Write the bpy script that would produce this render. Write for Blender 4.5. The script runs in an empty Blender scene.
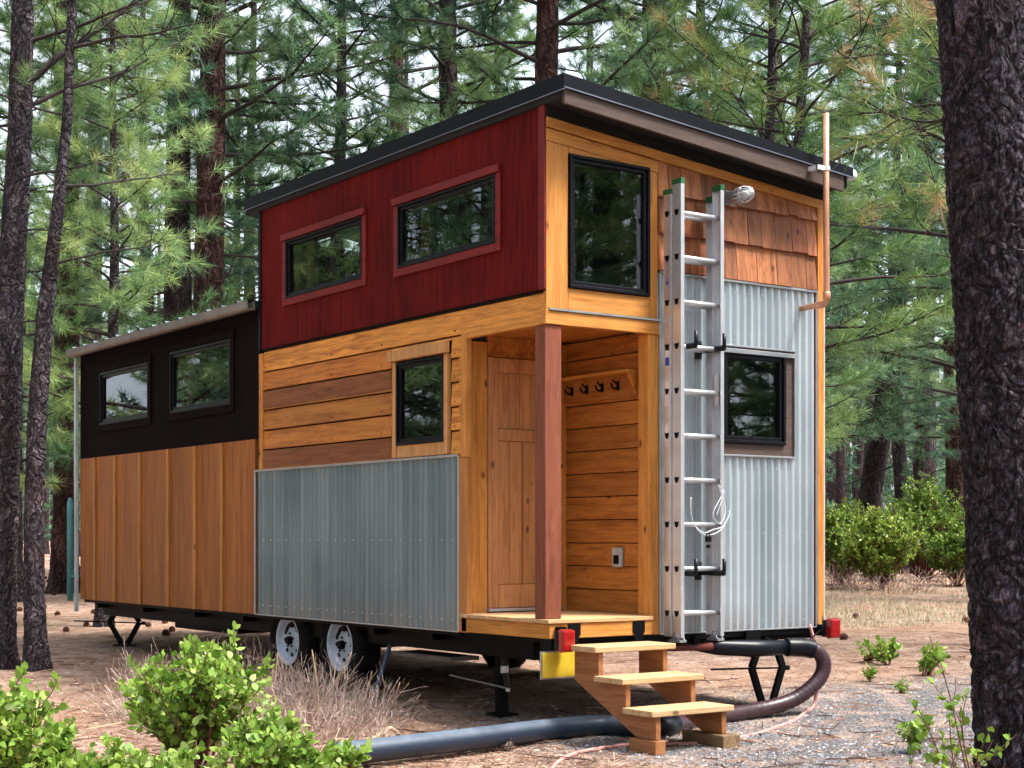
import bpy, math, random
import numpy as np
from mathutils import Vector, Matrix, noise
R=math.radians
random.seed(7); rng=np.random.default_rng(7)
S=bpy.context.scene
COL=S.collection
# ---------------------------------------------------------------- camera frame
CAM=(-5.918,-7.944,1.210); YAW=0.6187; FPX=1580.8
FX,FY=math.sin(YAW),math.cos(YAW); RX,RY=math.cos(YAW),-math.sin(YAW)
def at(px,d):
    """world x,y of a spot seen in column px at depth d metres"""
    k=(px-512)/FPX*d
    return (CAM[0]+FX*d+RX*k, CAM[1]+FY*d+RY*k)
def depth(x,y): return (x-CAM[0])*FX+(y-CAM[1])*FY
def gz(x,y):
    d=depth(x,y)
    d=max(d,-5)
    z=-.05+.02*(d-9) if d<30 else .37+.14*(1-math.exp(-(d-30)/20))
    z+=.018*noise.noise(Vector((x*.9,y*.9,0)))+.05*noise.noise(Vector((x*.17,y*.17,3)))*min(1,abs(d-9)/14)
    return z
# ---------------------------------------------------------------- node helper
class NB:
    def __init__(s,name):
        s.m=bpy.data.materials.new(name); s.m.use_nodes=True; s.t=s.m.node_tree
        s.t.nodes.clear(); s.out=s.t.nodes.new('ShaderNodeOutputMaterial')
    def n(s,typ,**k):
        nd=s.t.nodes.new('ShaderNode'+typ)
        for a,v in k.items():
            if a.startswith('_'): setattr(nd,a[1:],v)
        for a,v in k.items():
            if a.startswith('_'): continue
            key=int(a[1:]) if a[0]=='i' and a[1:].isdigit() else a.replace('__',' ')
            sk=nd.inputs[key]
            if isinstance(v,bpy.types.NodeSocket): s.t.links.new(v,sk)
            else: sk.default_value=v
        return nd
    def ramp(s,fac,stops,interp='LINEAR'):
        nd=s.t.nodes.new('ShaderNodeValToRGB'); r=nd.color_ramp; r.interpolation=interp
        while len(r.elements)<len(stops): r.elements.new(.5)
        for e,(p,c) in zip(r.elements,stops):
            e.position=p; e.color=(c,c,c,1) if not hasattr(c,'__len__') else (*c,1)
        s.t.links.new(fac,nd.inputs[0]); return nd.outputs[0]
    def mix(s,f,a,b,typ='MIX'):
        nd=s.t.nodes.new('ShaderNodeMix'); nd.data_type='RGBA'; nd.blend_type=typ
        for k,v in ((0,f),(6,a),(7,b)):
            if isinstance(v,bpy.types.NodeSocket): s.t.links.new(v,nd.inputs[k])
            else: nd.inputs[k].default_value=v if k==0 else (*v,1)
        return nd.outputs[2]
    def math(s,op,a,b=0.0,c=None):
        nd=s.t.nodes.new('ShaderNodeMath'); nd.operation=op
        for k,v in enumerate((a,b) if c is None else (a,b,c)):
            if isinstance(v,bpy.types.NodeSocket): s.t.links.new(v,nd.inputs[k])
            else: nd.inputs[k].default_value=v
        return nd.outputs[0]
    def obj(s): return s.n('TexCoord').outputs['Object']
    def map(s,v,sc): return s.n('Mapping',Vector=v,Scale=sc).outputs[0]
    def noise(s,v,scale,detail=4,rough=.55):
        return s.n('TexNoise',Vector=v,Scale=scale,Detail=detail,Roughness=rough).outputs[0]
    def bump(s,h,st=.3,dist=.01): return s.n('Bump',Height=h,Strength=st,Distance=dist).outputs[0]
    def pbr(s,col,rough=.6,metal=0.,normal=None,spec=.5,**k):
        a=dict(Roughness=rough,Metallic=metal); a['Specular__IOR__Level']=spec
        if isinstance(col,bpy.types.NodeSocket): a['Base__Color']=col
        else: a['Base__Color']=(*col,1)
        if normal is not None: a['Normal']=normal
        a.update(k)
        b=s.n('BsdfPrincipled',**a); s.t.links.new(b.outputs[0],s.out.inputs[0]); return s.m
def plain(name,c,rough=.6,metal=0.,spec=.5,var=.12,scale=6,bump=.05):
    b=NB(name); v=b.obj(); f=b.noise(v,scale,5)
    c2=tuple(min(1,x*(1+var*2)) for x in c); c1=tuple(x*(1-var*2) for x in c)
    col=b.ramp(f,[(.3,c1),(.7,c2)])
    return b.pbr(col,rough,metal,b.bump(b.noise(v,scale*12,3),bump,.003),spec)
def wood(name,c,dark,axis,var=.25,knots=.6,rough=.55,grain=1.,knotc=None,hue=None,spec=.35):
    """boards: every separate board (mesh island) gets its own tone; grain runs along axis"""
    b=NB(name); v=b.obj(); isl=b.n('NewGeometry').outputs['Random Per Island']
    off=b.n('CombineXYZ',X=b.math('MULTIPLY',isl,37.),Y=b.math('MULTIPLY',isl,11.),Z=b.math('MULTIPLY',isl,23.)).outputs[0]
    vv=b.n('VectorMath',_operation='ADD',i0=v,i1=off).outputs[0]
    sc=[14,14,14]; sc['xyz'.index(axis)]=.9
    ksc=[8.5,8.5,8.5]; ksc['xyz'.index(axis)]=4.6
    kv=b.map(vv,ksc)
    vo=b.n('TexVoronoi',Vector=kv,Scale=1.,Randomness=1.)
    kd=vo.outputs['Distance']; kc=b.n('SeparateColor',Color=vo.outputs['Color']).outputs[0]
    # grain lines bend round the knots
    warp=b.math('MULTIPLY',b.math('SUBTRACT',.35,kd),.0 if knots==0 else .35)
    gv=b.n('VectorMath',_operation='ADD',i0=b.map(vv,sc),i1=b.n('CombineXYZ',X=warp,Y=warp,Z=warp).outputs[0]).outputs[0]
    g=b.noise(gv,1.6*grain,6,.62)
    fine=b.noise(b.map(vv,[s*7 if i!='xyz'.index(axis) else 4 for i,s in enumerate(sc)]),1.,3,.6)
    g2=b.math('ADD',b.math('MULTIPLY',g,.62),b.math('MULTIPLY',fine,.38))
    mid=tuple((a+d)/2 for a,d in zip(c,dark))
    col=b.ramp(g2,[(.36,dark),(.46,mid),(.55,c),(.72,tuple(min(1,x*1.15) for x in c))])
    tone=b.ramp(isl,[(0,1-var),(.5,1.0),(1,1+var*.45)])
    col=b.mix(1.,col,tone,'MULTIPLY')
    if hue: col=b.mix(b.math('MULTIPLY',b.ramp(b.math('FRACT',b.math('MULTIPLY',isl,7.31)),[(.55,0.),(1,1.)]),.8),col,hue,'MULTIPLY')
    rays=b.noise(b.map(vv,[s*16 if i!='xyz'.index(axis) else 2.2 for i,s in enumerate(sc)]),1.,2,.5); col=b.mix(b.ramp(rays,[(.58,0.),(.72,.55)]),col,tuple(x*.55 for x in dark)); blot=b.noise(v,1.7,3); col=b.mix(b.ramp(blot,[(.35,.35),(.65,0.)]),col,tuple(x*.6 for x in c),'MIX')
    if knots:
        km=b.ramp(kd,[(.07,1.),(.17,0.)]); km=b.math('MULTIPLY',km,b.ramp(kc,[(1-knots*.55-.02,0.),(1-knots*.55,1.)]))
        col=b.mix(b.math('MULTIPLY',km,.85),col,knotc or tuple(x*.22 for x in dark))
    return b.pbr(col,rough,0,b.bump(g2,.35,.004),spec)
def bark(name,dark,mid,light,red,sx=9.,stretch=.33,bs=.9,dist=.03):
    b=NB(name); v=b.obj()
    w=b.n('TexNoise',Vector=v,Scale=3.,Detail=3).outputs[1]
    vw=b.n('VectorMath',_operation='MULTIPLY_ADD',i0=w,i1=(.45,.45,.45),i2=v).outputs[0]
    vs=b.map(vw,(sx,sx,sx*stretch))
    e=b.n('TexVoronoi',Vector=vs,Scale=1.,_feature='DISTANCE_TO_EDGE').outputs['Distance']
    e2=b.n('TexVoronoi',Vector=b.map(vw,(sx*2.7,sx*2.7,sx*stretch*3.2)),Scale=1.).outputs['Distance']
    nz=b.noise(b.map(v,(sx*3,sx*3,sx*1.6)),1.4,7,.7)
    lich=b.noise(v,2.3,4,.6)
    fiss=b.ramp(e,[(.0,0.),(.22,1.)])
    col=b.ramp(nz,[(.3,dark),(.48,mid),(.72,light)])
    col=b.mix(b.math('MULTIPLY',b.ramp(lich,[(.48,0.),(.62,1.)]),.55),col,red)
    e3=b.n('TexVoronoi',Vector=b.map(vw,(sx*2.1,sx*2.1,sx*stretch*1.7)),Scale=1.,_feature='DISTANCE_TO_EDGE').outputs['Distance']
    ee=b.math('MINIMUM',b.math('ADD',e,b.math('MULTIPLY',nz,.10)),b.math('ADD',e3,.06))
    col=b.mix(b.ramp(ee,[(.05,.75),(.20,0.)]),col,tuple(x*.6 for x in dark))
    cellc=b.n('SeparateColor',Color=b.n('TexVoronoi',Vector=b.map(vw,(sx*1.6,sx*1.6,sx*stretch*1.3)),Scale=1.).outputs['Color']).outputs[0]
    col=b.mix(1.,col,b.ramp(cellc,[(0.,.55),(.7,1.0),(1.,1.9)]),'MULTIPLY')
    h=b.math('ADD',b.math('MULTIPLY',fiss,.8),b.math('ADD',b.math('MULTIPLY',nz,.5),b.math('MULTIPLY',e2,.35)))
    return b.pbr(col,.9,0,b.bump(h,bs,dist),.15)
def needles(name,stops,trans=.35,rough=.5):
    """stops colour the per-tuft 'tint' attribute"""
    b=NB(name); a=b.n('Attribute',_attribute_name='tint').outputs['Fac']
    isl=b.n('NewGeometry').outputs['Random Per Island']
    oi=b.n('ObjectInfo').outputs['Random']
    f=b.math('ADD',b.math('MULTIPLY',b.math('SUBTRACT',isl,.5),.16),b.math('ADD',a,b.math('MULTIPLY',b.math('SUBTRACT',oi,.5),.22)))
    col=b.ramp(f,stops)
    d=b.n('BsdfPrincipled',Base__Color=col,Roughness=rough,Specular__IOR__Level=.4)
    t=b.n('BsdfTranslucent',Color=col)
    m=b.n('MixShader',i0=trans,i1=d.outputs[0],i2=t.outputs[0])
    b.t.links.new(m.outputs[0],b.out.inputs[0]); return b.m
# ---------------------------------------------------------------- mesh helper
class MB:
    def __init__(s): s.v=[]; s.f=[]
    def add(s,vs,fs):
        o=len(s.v); s.v+=[tuple(map(float,p)) for p in vs]; s.f+=[tuple(i+o for i in f) for f in fs]; return s
    def hexa(s,p): return s.add(p,[(0,3,2,1),(4,5,6,7),(0,1,5,4),(1,2,6,5),(2,3,7,6),(3,0,4,7)])
    def box(s,x0,x1,y0,y1,z0,z1):
        return s.hexa([(x0,y0,z0),(x1,y0,z0),(x1,y1,z0),(x0,y1,z0),(x0,y0,z1),(x1,y0,z1),(x1,y1,z1),(x0,y1,z1)])
    def prism(s,pts,axis,a,b):
        """polygon pts in the plane normal to axis, extruded a..b"""
        n=len(pts)
        def P(u,v,w):
            return {'x':(w,u,v),'y':(u,w,v),'z':(u,v,w)}[axis]
        vs=[P(u,v,a) for u,v in pts]+[P(u,v,b) for u,v in pts]
        fs=[tuple(range(n))[::-1],tuple(range(n,2*n))]+[(i,(i+1)%n,n+(i+1)%n,n+i) for i in range(n)]
        return s.add(vs,fs)
    def bar(s,a,b,w,h,up=(0,0,1)):
        a=Vector(a);b=Vector(b);d=(b-a).normalized();up=Vector(up)
        r=d.cross(up)
        if r.length<1e-4: r=d.cross(Vector((1,0,0)))
        r.normalize();u=r.cross(d).normalized();r*=w/2;u*=h/2
        return s.hexa([a-r-u,a+r-u,a+r+u,a-r+u,b-r-u,b+r-u,b+r+u,b-r+u])
    def tube(s,pts,rad,n=8,cap=True):
        pts=[Vector(p) for p in pts]; 
        if not hasattr(rad,'__len__'): rad=[rad]*len(pts)
        t0=(pts[1]-pts[0]).normalized(); r=t0.orthogonal().normalized(); vs=[];fs=[]
        for i,p in enumerate(pts):
            t=(pts[min(i+1,len(pts)-1)]-pts[max(i-1,0)])
            t=t.normalized() if t.length>1e-9 else t0
            r=(r-t*r.dot(t)).normalized(); u=t.cross(r)
            for k in range(n):
                a=2*math.pi*k/n; vs.append(p+(r*math.cos(a)+u*math.sin(a))*rad[i])
        for i in range(len(pts)-1):
            for k in range(n):
                a=i*n+k;b=i*n+(k+1)%n; fs.append((a,b,b+n,a+n))
        if cap: fs+=[tuple(range(n))[::-1],tuple(range((len(pts)-1)*n,len(pts)*n))]
        return s.add(vs,fs)
    def lathe(s,prof,axis,c,n=24):
        """prof [(radius,along)] around the given axis through c"""
        vs=[];fs=[];m=len(prof)
        for r,h in prof:
            for k in range(n):
                a=2*math.pi*k/n;u,v=r*math.cos(a),r*math.sin(a)
                p={'x':(h,u,v),'y':(u,h,v),'z':(u,v,h)}[axis]; vs.append((c[0]+p[0],c[1]+p[1],c[2]+p[2]))
        for i in range(m-1):
            for k in range(n):
                a=i*n+k;b=i*n+(k+1)%n; fs.append((a,b,b+n,a+n))
        return s.add(vs,fs)
    def build(s,name,mat,parent=None,smooth=False,bevel=0,label=None):
        me=bpy.data.meshes.new(name); me.from_pydata(s.v,[],s.f); me.validate()
        return link(name,me,mat,parent,smooth,bevel,label)
def link(name,me,mat,parent=None,smooth=False,bevel=0,label=None):
    if mat: me.materials.append(mat)
    if smooth: me.polygons.foreach_set('use_smooth',[True]*len(me.polygons))
    o=bpy.data.objects.new(name,me); COL.objects.link(o)
    if parent:
        o.parent=parent; p=parent
        if p.get('absolute'): o.location=[-a for a in p.location]
    if bevel:
        m=o.modifiers.new('b','BEVEL'); m.width=bevel; m.segments=2; m.limit_method='ANGLE'
    if label: o['label']=label
    return o
def tag(o,label=None,cat=None,group=None,kind=None):
    if label: o['label']=label
    if cat: o['category']=cat
    if group: o['group']=group
    if kind: o['kind']=kind
    return o
def empty(name,loc,label,cat,group=None,rz=0,absolute=False):
    o=bpy.data.objects.new(name,None); COL.objects.link(o); o.location=loc; o.rotation_euler=(0,0,rz)
    o.empty_display_size=.2
    if absolute: o['absolute']=1
    return tag(o,label,cat,group)
def kids(o): return [c for c in list(bpy.data.objects) if c.parent==o]
def copy_tree(src,children,loc,rz,label,scale=1,group=None,tilt=(0,0)):
    r=src.copy(); COL.objects.link(r); r.location=loc; r.rotation_euler=(tilt[0],tilt[1],rz); r.scale=(scale,)*3
    r['label']=label
    if group: r['group']=group
    for ch in children:
        c=ch.copy(); COL.objects.link(c); c.parent=r
    return r
def npmesh(name,verts,nper,tint=None):
    """verts (n*nper,3): n separate nper-gons"""
    verts=np.asarray(verts,np.float32); n=len(verts)//nper
    me=bpy.data.meshes.new(name); me.vertices.add(n*nper); me.loops.add(n*nper); me.polygons.add(n)
    me.vertices.foreach_set('co',verts.ravel())
    me.loops.foreach_set('vertex_index',np.arange(n*nper,dtype=np.int32))
    me.polygons.foreach_set('loop_start',np.arange(0,n*nper,nper,dtype=np.int32))
    me.update(calc_edges=True)
    if tint is not None:
        a=me.attributes.new('tint','FLOAT','POINT'); a.data.foreach_set('value',np.repeat(tint,nper).astype(np.float32))
    return me
def unit(v): return v/np.maximum(np.linalg.norm(v,axis=-1,keepdims=True),1e-9)
# ================================================================ MATERIALS
M={}
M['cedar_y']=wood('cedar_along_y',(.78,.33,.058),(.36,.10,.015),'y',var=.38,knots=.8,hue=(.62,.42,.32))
M['cedar_x']=wood('cedar_along_x',(.70,.30,.065),(.40,.13,.02),'x',var=.12,knots=.8)
M['cedar_z']=wood('cedar_along_z',(.70,.295,.062),(.40,.13,.02),'z',var=.12,knots=.8)
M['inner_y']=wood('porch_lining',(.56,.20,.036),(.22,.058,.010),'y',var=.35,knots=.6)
M['ply']=wood('orange_plywood',(.40,.135,.024),(.18,.048,.008),'z',var=.25,knots=.0,grain=.7)
M['door']=wood('door_pine',(.66,.30,.12),(.40,.145,.045),'z',var=.14,knots=.6)
M['post']=wood('redwood_post',(.26,.075,.038),(.13,.034,.017),'z',var=.05,knots=.5,grain=1.3)
M['deck']=wood('deck_boards',(.72,.44,.22),(.50,.26,.11),'x',var=.15,knots=.3)
M['stair']=wood('stair_timber',(.42,.175,.07),(.24,.085,.03),'y',var=.15,knots=.4)
M['tread']=wood('tread_timber',(.66,.44,.235),(.44,.25,.11),'x',var=.1,knots=.4)
M['shingle']=wood('cedar_shingle',(.50,.185,.07),(.17,.048,.024),'z',var=.6,knots=.5,grain=.9,hue=(.42,.30,.32))
M['redtrim']=wood('red_trim',(.20,.011,.009),(.11,.005,.005),'y',var=.1,knots=.2,spec=.3)
def redply():
    b=NB('red_plywood'); v=b.obj()
    g=b.noise(b.map(v,(30,30,2.2)),1.,6,.65); l=b.noise(v,1.3,4)
    k=b.math('ADD',b.math('MULTIPLY',g,.6),b.math('MULTIPLY',l,.4))
    col=b.ramp(k,[(.34,(.040,.0018,.002)),(.5,(.105,.0045,.0035)),(.66,(.155,.009,.006))])
    z=b.n('SeparateXYZ',Vector=v).outputs[2]
    saw=b.noise(b.map(v,(1,1,60)),1.,2)
    return b.pbr(col,.8,0,b.bump(b.math('ADD',g,b.math('MULTIPLY',saw,.3)),.4,.004),.12)
M['red']=redply()
M['dark']=wood('dark_stained_wood',(.007,.0035,.0035),(.002,.0014,.0018),'z',var=.2,knots=0,rough=.85,spec=.08)
M['brown']=wood('brown_fascia_wood',(.105,.068,.055),(.05,.03,.026),'x',var=.1,knots=.2,rough=.7)
M['black_metal']=plain('black_flashing',(.0035,.0045,.008),.5,.0,.14,.08)
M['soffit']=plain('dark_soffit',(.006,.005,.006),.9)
M['frame']=plain('black_window_frame',(.004,.004,.007),.4,0,.2,.1)
M['steel']=plain('flashing_steel',(.55,.56,.58),.35,.85,.5,.06)
M['alu']=plain('ladder_aluminium',(.72,.73,.76),.38,.75,.5,.05)
M['chassis']=plain('black_chassis',(.003,.003,.0035),.55,0,.12)
M['black_plastic']=plain('black_plastic',(.004,.005,.009),.35,0,.25)
M['tyre']=plain('tyre_rubber',(.006,.0055,.0055),.85,0,.15)
M['rim']=plain('white_rim',(.48,.56,.68),.35,.1,.5,.08)
M['white']=plain('white_metal',(.72,.74,.76),.4,.1)
M['teal']=plain('teal_plastic',(.07,.28,.30),.5)
M['copper']=plain('copper_pipe',(.70,.33,.20),.38,.55,.5,.12)
M['redlight']=plain('red_lens',(.30,.004,.004),.15,0,.7,.2,40)
M['plate']=plain('yellow_plate',(.66,.44,.03),.4)
M['grey']=plain('grey_plastic',(.42,.42,.43),.5)
M['green']=plain('green_cap',(.01,.13,.04),.5)
M['blue']=plain('blue_mark',(.02,.06,.45),.5)
M['pinkhose']=plain('pink_hose',(.56,.26,.23),.5,0,.4,.1)
M['greypipe']=None
M['wire']=plain('clear_wire',(.75,.78,.8),.3)
M['inwood']=wood('inside_wood',(.55,.36,.13),(.32,.18,.05),'z',var=.1,knots=.3)
M['inside']=plain('inside_dark',(.05,.04,.035),.8)
M['strap']=plain('blue_strap',(.03,.04,.09),.6)
def pipe_mat():
    b=NB('dusty_pipe'); v=b.obj(); n_=b.noise(v,5,6,.6); f=b.noise(b.map(v,(60,60,60)),1,3)
    up=b.n('SeparateXYZ',Vector=b.n('NewGeometry').outputs['Normal']).outputs[2]
    dust=b.math('MULTIPLY',b.ramp(up,[(.2,0.),(.95,1.)]),b.ramp(n_,[(.3,.35),(.65,1.)]))
    col=b.mix(dust,(.014,.024,.045),(.13,.165,.215))
    return b.pbr(col,.42,0,b.bump(f,.15,.002),.5)
M['greypipe']=pipe_mat()
def hose_mat():
    b=NB('ribbed_brown_hose'); v=b.obj(); f=b.noise(v,7,4)
    return b.pbr(b.ramp(f,[(.3,(.022,.008,.011)),(.7,(.065,.028,.034))]),.4,0,None,.5)
M['hose']=hose_mat()
def galv(name,c1,c2,rough,metal):
    b=NB(name); v=b.obj()
    st=b.math('ADD',b.math('MULTIPLY',b.noise(b.map(v,(22,22,.4)),1.,5,.65),.6),b.math('MULTIPLY',b.noise(b.map(v,(5.5,5.5,.2)),1.,3,.6),.4)); sp=b.n('TexVoronoi',Vector=b.map(v,(60,60,60)),Scale=1.).outputs['Distance']
    l=b.noise(v,1.1,4)
    k=b.math('ADD',b.math('MULTIPLY',st,.65),b.math('MULTIPLY',l,.35))
    col=b.ramp(k,[(.40,c1),(.60,c2)])
    z=b.n('SeparateXYZ',Vector=v).outputs[2]
    stain=b.math('MULTIPLY',b.ramp(b.math('ADD',z,b.math('MULTIPLY',st,.25)),[(.66,1.),(.95,0.)]),b.ramp(st,[(.4,0.),(.62,.7)]))
    col=b.mix(stain,col,(.33,.24,.2))
    r=b.math('ADD',b.math('MULTIPLY',l,.15),rough-.07)
    return b.pbr(col,r,metal,b.bump(l,.05,.003),.5)
M['galv_side']=galv('galvanised_side',(.10,.155,.17),(.22,.29,.315),.42,.45)  # same steel as the end wall; dark forest reflection put into its colour
M['galv_end']=galv('galvanised_end',(.36,.42,.45),(.58,.64,.67),.42,.25)
def glass(name,ior,tint):
    b=NB(name); 
    fr=b.n('Fresnel',IOR=ior).outputs[0]
    g=b.n('BsdfGlossy',Color=(.92,.95,1,1),Roughness=.012)
    t=b.n('BsdfTransparent',Color=(*tint,1))
    m=b.n('MixShader',i0=fr,i1=t.outputs[0],i2=g.outputs[0]); b.t.links.new(m.outputs[0],b.out.inputs[0]); return b.m
M['glass']=glass('window_glass',2.1,(.5,.56,.5))
M['clear']=glass('clear_lamp_glass',1.45,(.9,.9,.9))
M['bulb']=plain('white_bulb',(.8,.8,.8),.3)
M['bark_dark']=bark('bark_dark',(.010,.008,.012),(.052,.042,.054),(.25,.21,.24),(.062,.036,.042),19,.45,1.,.035)
M['bark_grey']=bark('bark_grey',(.016,.012,.016),(.066,.053,.063),(.24,.20,.215),(.065,.036,.036),16,.3,.9,.03)
M['bark_red']=bark('bark_red',(.020,.011,.010),(.080,.040,.036),(.20,.12,.11),(.12,.05,.04),8,.2,1.,.04)
M['bark_far']=bark('bark_far',(.014,.010,.012),(.045,.031,.036),(.11,.08,.085),(.07,.035,.033),8,.2,.6,.03)
M['twig']=plain('pine_twig',(.045,.034,.034),.85,0,.2)
G1=[(.0,(.04,.10,.04)),(.25,(.11,.22,.08)),(.5,(.22,.35,.12)),(.75,(.36,.46,.16)),(1.,(.52,.55,.24))]
M['needle_bright']=needles('needles_bright',G1)
M['needle_blue']=needles('needles_blue',[(0.,(.03,.08,.048)),(.3,(.08,.18,.10)),(.6,(.17,.30,.145)),(.85,(.28,.40,.17)),(1.,(.40,.48,.21))])
M['needle_dry']=needles('needles_mixed',[(0.,(.03,.08,.03)),(.35,(.09,.19,.05)),(.55,(.24,.32,.09)),(.7,(.42,.30,.14)),(1.,(.52,.30,.17))])
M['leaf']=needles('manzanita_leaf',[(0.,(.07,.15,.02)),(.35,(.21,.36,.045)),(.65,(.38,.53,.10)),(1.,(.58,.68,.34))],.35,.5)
M['leaf_far']=needles('bush_leaf',[(0.,(.04,.11,.02)),(.4,(.17,.28,.04)),(.7,(.34,.46,.07)),(1.,(.55,.60,.16))],.3,.45)
M['stem_red']=plain('red_stem',(.13,.045,.035),.6)
M['dry_twig']=needles('dry_twig',[(0.,(.20,.12,.10)),(.5,(.44,.31,.25)),(1.,(.66,.52,.43))],.05,.8)
M['deadwood']=plain('weathered_wood',(.42,.30,.20),.8,0,.2,.2,9,.4)
M['cone']=plain('pine_cone_brown',(.10,.035,.022),.8,0,.2,.25,30,.5)
M['cone_grey']=plain('pine_cone_grey',(.2,.15,.13),.8,0,.2,.25,30,.5)
# ================================================================ WORLD, SUN, CAMERA
W=bpy.data.worlds.new('World'); S.world=W; W.use_nodes=True; nt=W.node_tree; nt.nodes.clear()
SUN_EL,SUN_AZ=R(60),R(140)       # azimuth clockwise from +Y
sky=nt.nodes.new('ShaderNodeTexSky'); sky.sky_type='NISHITA'; sky.sun_disc=False
sky.sun_elevation=SUN_EL; sky.sun_rotation=SUN_AZ; sky.dust_density=4; sky.air_density=1.2
bw=nt.nodes.new('ShaderNodeRGBToBW')
cl=nt.nodes.new('ShaderNodeMix'); cl.data_type='RGBA'
tc=nt.nodes.new('ShaderNodeTexCoord'); nz=nt.nodes.new('ShaderNodeTexNoise'); nz.inputs['Scale'].default_value=2.2; nz.inputs['Detail'].default_value=6
rp=nt.nodes.new('ShaderNodeMapRange'); rp.inputs[1].default_value=.35; rp.inputs[2].default_value=.65; rp.inputs[3].default_value=.55; rp.inputs[4].default_value=.95
tint=nt.nodes.new('ShaderNodeMix'); tint.data_type='RGBA'; tint.blend_type='MULTIPLY'; tint.inputs[0].default_value=1
tint.inputs[7].default_value=(1.12,1.2,1.32,1)
bg=nt.nodes.new('ShaderNodeBackground'); bg.inputs[1].default_value=.15
wo=nt.nodes.new('ShaderNodeOutputWorld'); L=nt.links.new
L(sky.outputs[0],bw.inputs[0]); L(bw.outputs[0],tint.inputs[6]); L(tc.outputs['Generated'],nz.inputs['Vector']); L(nz.outputs[0],rp.inputs[0])
L(rp.outputs[0],cl.inputs[0]); L(sky.outputs[0],cl.inputs[6]); L(tint.outputs[2],cl.inputs[7]); L(cl.outputs[2],bg.inputs[0]); L(bg.outputs[0],wo.inputs[0])
sd=bpy.data.lights.new('sun','SUN'); sd.energy=2.3; sd.angle=R(12); sd.color=(1,.95,.87)
so=bpy.data.objects.new('sun',sd); COL.objects.link(so)
dv=Vector((math.sin(SUN_AZ)*math.cos(SUN_EL),math.cos(SUN_AZ)*math.cos(SUN_EL),math.sin(SUN_EL)))
so.rotation_euler=dv.to_track_quat('Z','Y').to_euler(); so.location=(0,0,30)
cd=bpy.data.cameras.new('camera'); co=bpy.data.objects.new('camera',cd); COL.objects.link(co); S.camera=co
co.location=CAM; co.rotation_euler=(R(90),0,-YAW); cd.sensor_width=36; cd.lens=FPX/1024*36; cd.shift_y=154.85/1024; cd.clip_end=2000
S.view_settings.view_transform='Standard'; S.view_settings.look='None'; S.view_settings.exposure=1.68; S.view_settings.gamma=1
S.render.engine='CYCLES'; S.cycles.max_bounces=4; S.cycles.adaptive_threshold=.025; S.cycles.diffuse_bounces=2; S.cycles.transparent_max_bounces=6; S.cycles.caustics_reflective=False; S.cycles.caustics_refractive=False; S.render.resolution_x=1024; S.render.resolution_y=768
# ================================================================ GROUND
def ground():
    n=300; t=np.linspace(-1,1,n); a=6.2
    g=np.sinh(a*t)/np.sinh(a)*450
    xs=g-1.0; ys=g-1.5
    vs=[(x,y,gz(x,y)) for y in ys for x in xs]
    fs=[(j*n+i,j*n+i+1,(j+1)*n+i+1,(j+1)*n+i) for j in range(n-1) for i in range(n-1)]
    b=NB('forest_floor'); v=b.obj()
    big=b.noise(v,.5,4); med=b.noise(v,3.5,6,.65); fine=b.noise(v,34,6,.75)
    ne=b.noise(b.map(v,(90,22,20)),1.,3,.7); ne2=b.noise(b.map(v,(20,95,20)),1.,3,.7)
    k=b.math('ADD',b.math('MULTIPLY',med,.35),b.math('ADD',b.math('MULTIPLY',fine,.35),b.math('MULTIPLY',b.math('MAXIMUM',ne,ne2),.3)))
    lit=b.ramp(k,[(.40,(.10,.05,.035)),(.48,(.26,.155,.115)),(.54,(.43,.30,.23)),(.64,(.64,.50,.41))])
    lit=b.mix(b.ramp(big,[(.38,.55),(.6,0.)]),lit,(.36,.21,.13))
    vo=b.n('TexVoronoi',Vector=v,Scale=55.); st=b.n('SeparateColor',Color=vo.outputs['Color']).outputs[0]
    gr=b.ramp(st,[(0,(.10,.095,.095)),(.5,(.21,.20,.205)),(1,(.40,.38,.37))])
    gr=b.mix(b.ramp(vo.outputs['Distance'],[(.35,0.),(.75,.85)]),gr,(.07,.065,.07))
    gr=b.mix(b.ramp(med,[(.45,.0),(.62,.75)]),gr,lit)
    sx=b.n('SeparateXYZ',Vector=v); X,Y=sx.outputs[0],sx.outputs[1]
    wob=b.math('MULTIPLY',b.math('SUBTRACT',b.noise(v,.9,4),.5),2.4)
    f1=b.ramp(b.math('ADD',b.math('MULTIPLY',b.math('SUBTRACT',b.math('ADD',wob,.9),Y),.35),.5),[(.3,0.),(.7,1.)])
    f2=b.ramp(b.math('ADD',b.math('MULTIPLY',b.math('ADD',X,b.math('ADD',wob,.2)),.35),.5),[(.35,0.),(.65,1.)])
    col=b.mix(b.math('MULTIPLY',f1,f2),lit,gr)
    h=b.math('ADD',b.math('MULTIPLY',fine,.6),b.math('MULTIPLY',vo.outputs['Distance'],.4))
    m=b.pbr(col,.95,0,b.bump(h,.9,.035),.1)
    o=MB().add(vs,fs).build('ground',m,None,True); tag(o,kind='structure')
ground()
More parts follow.
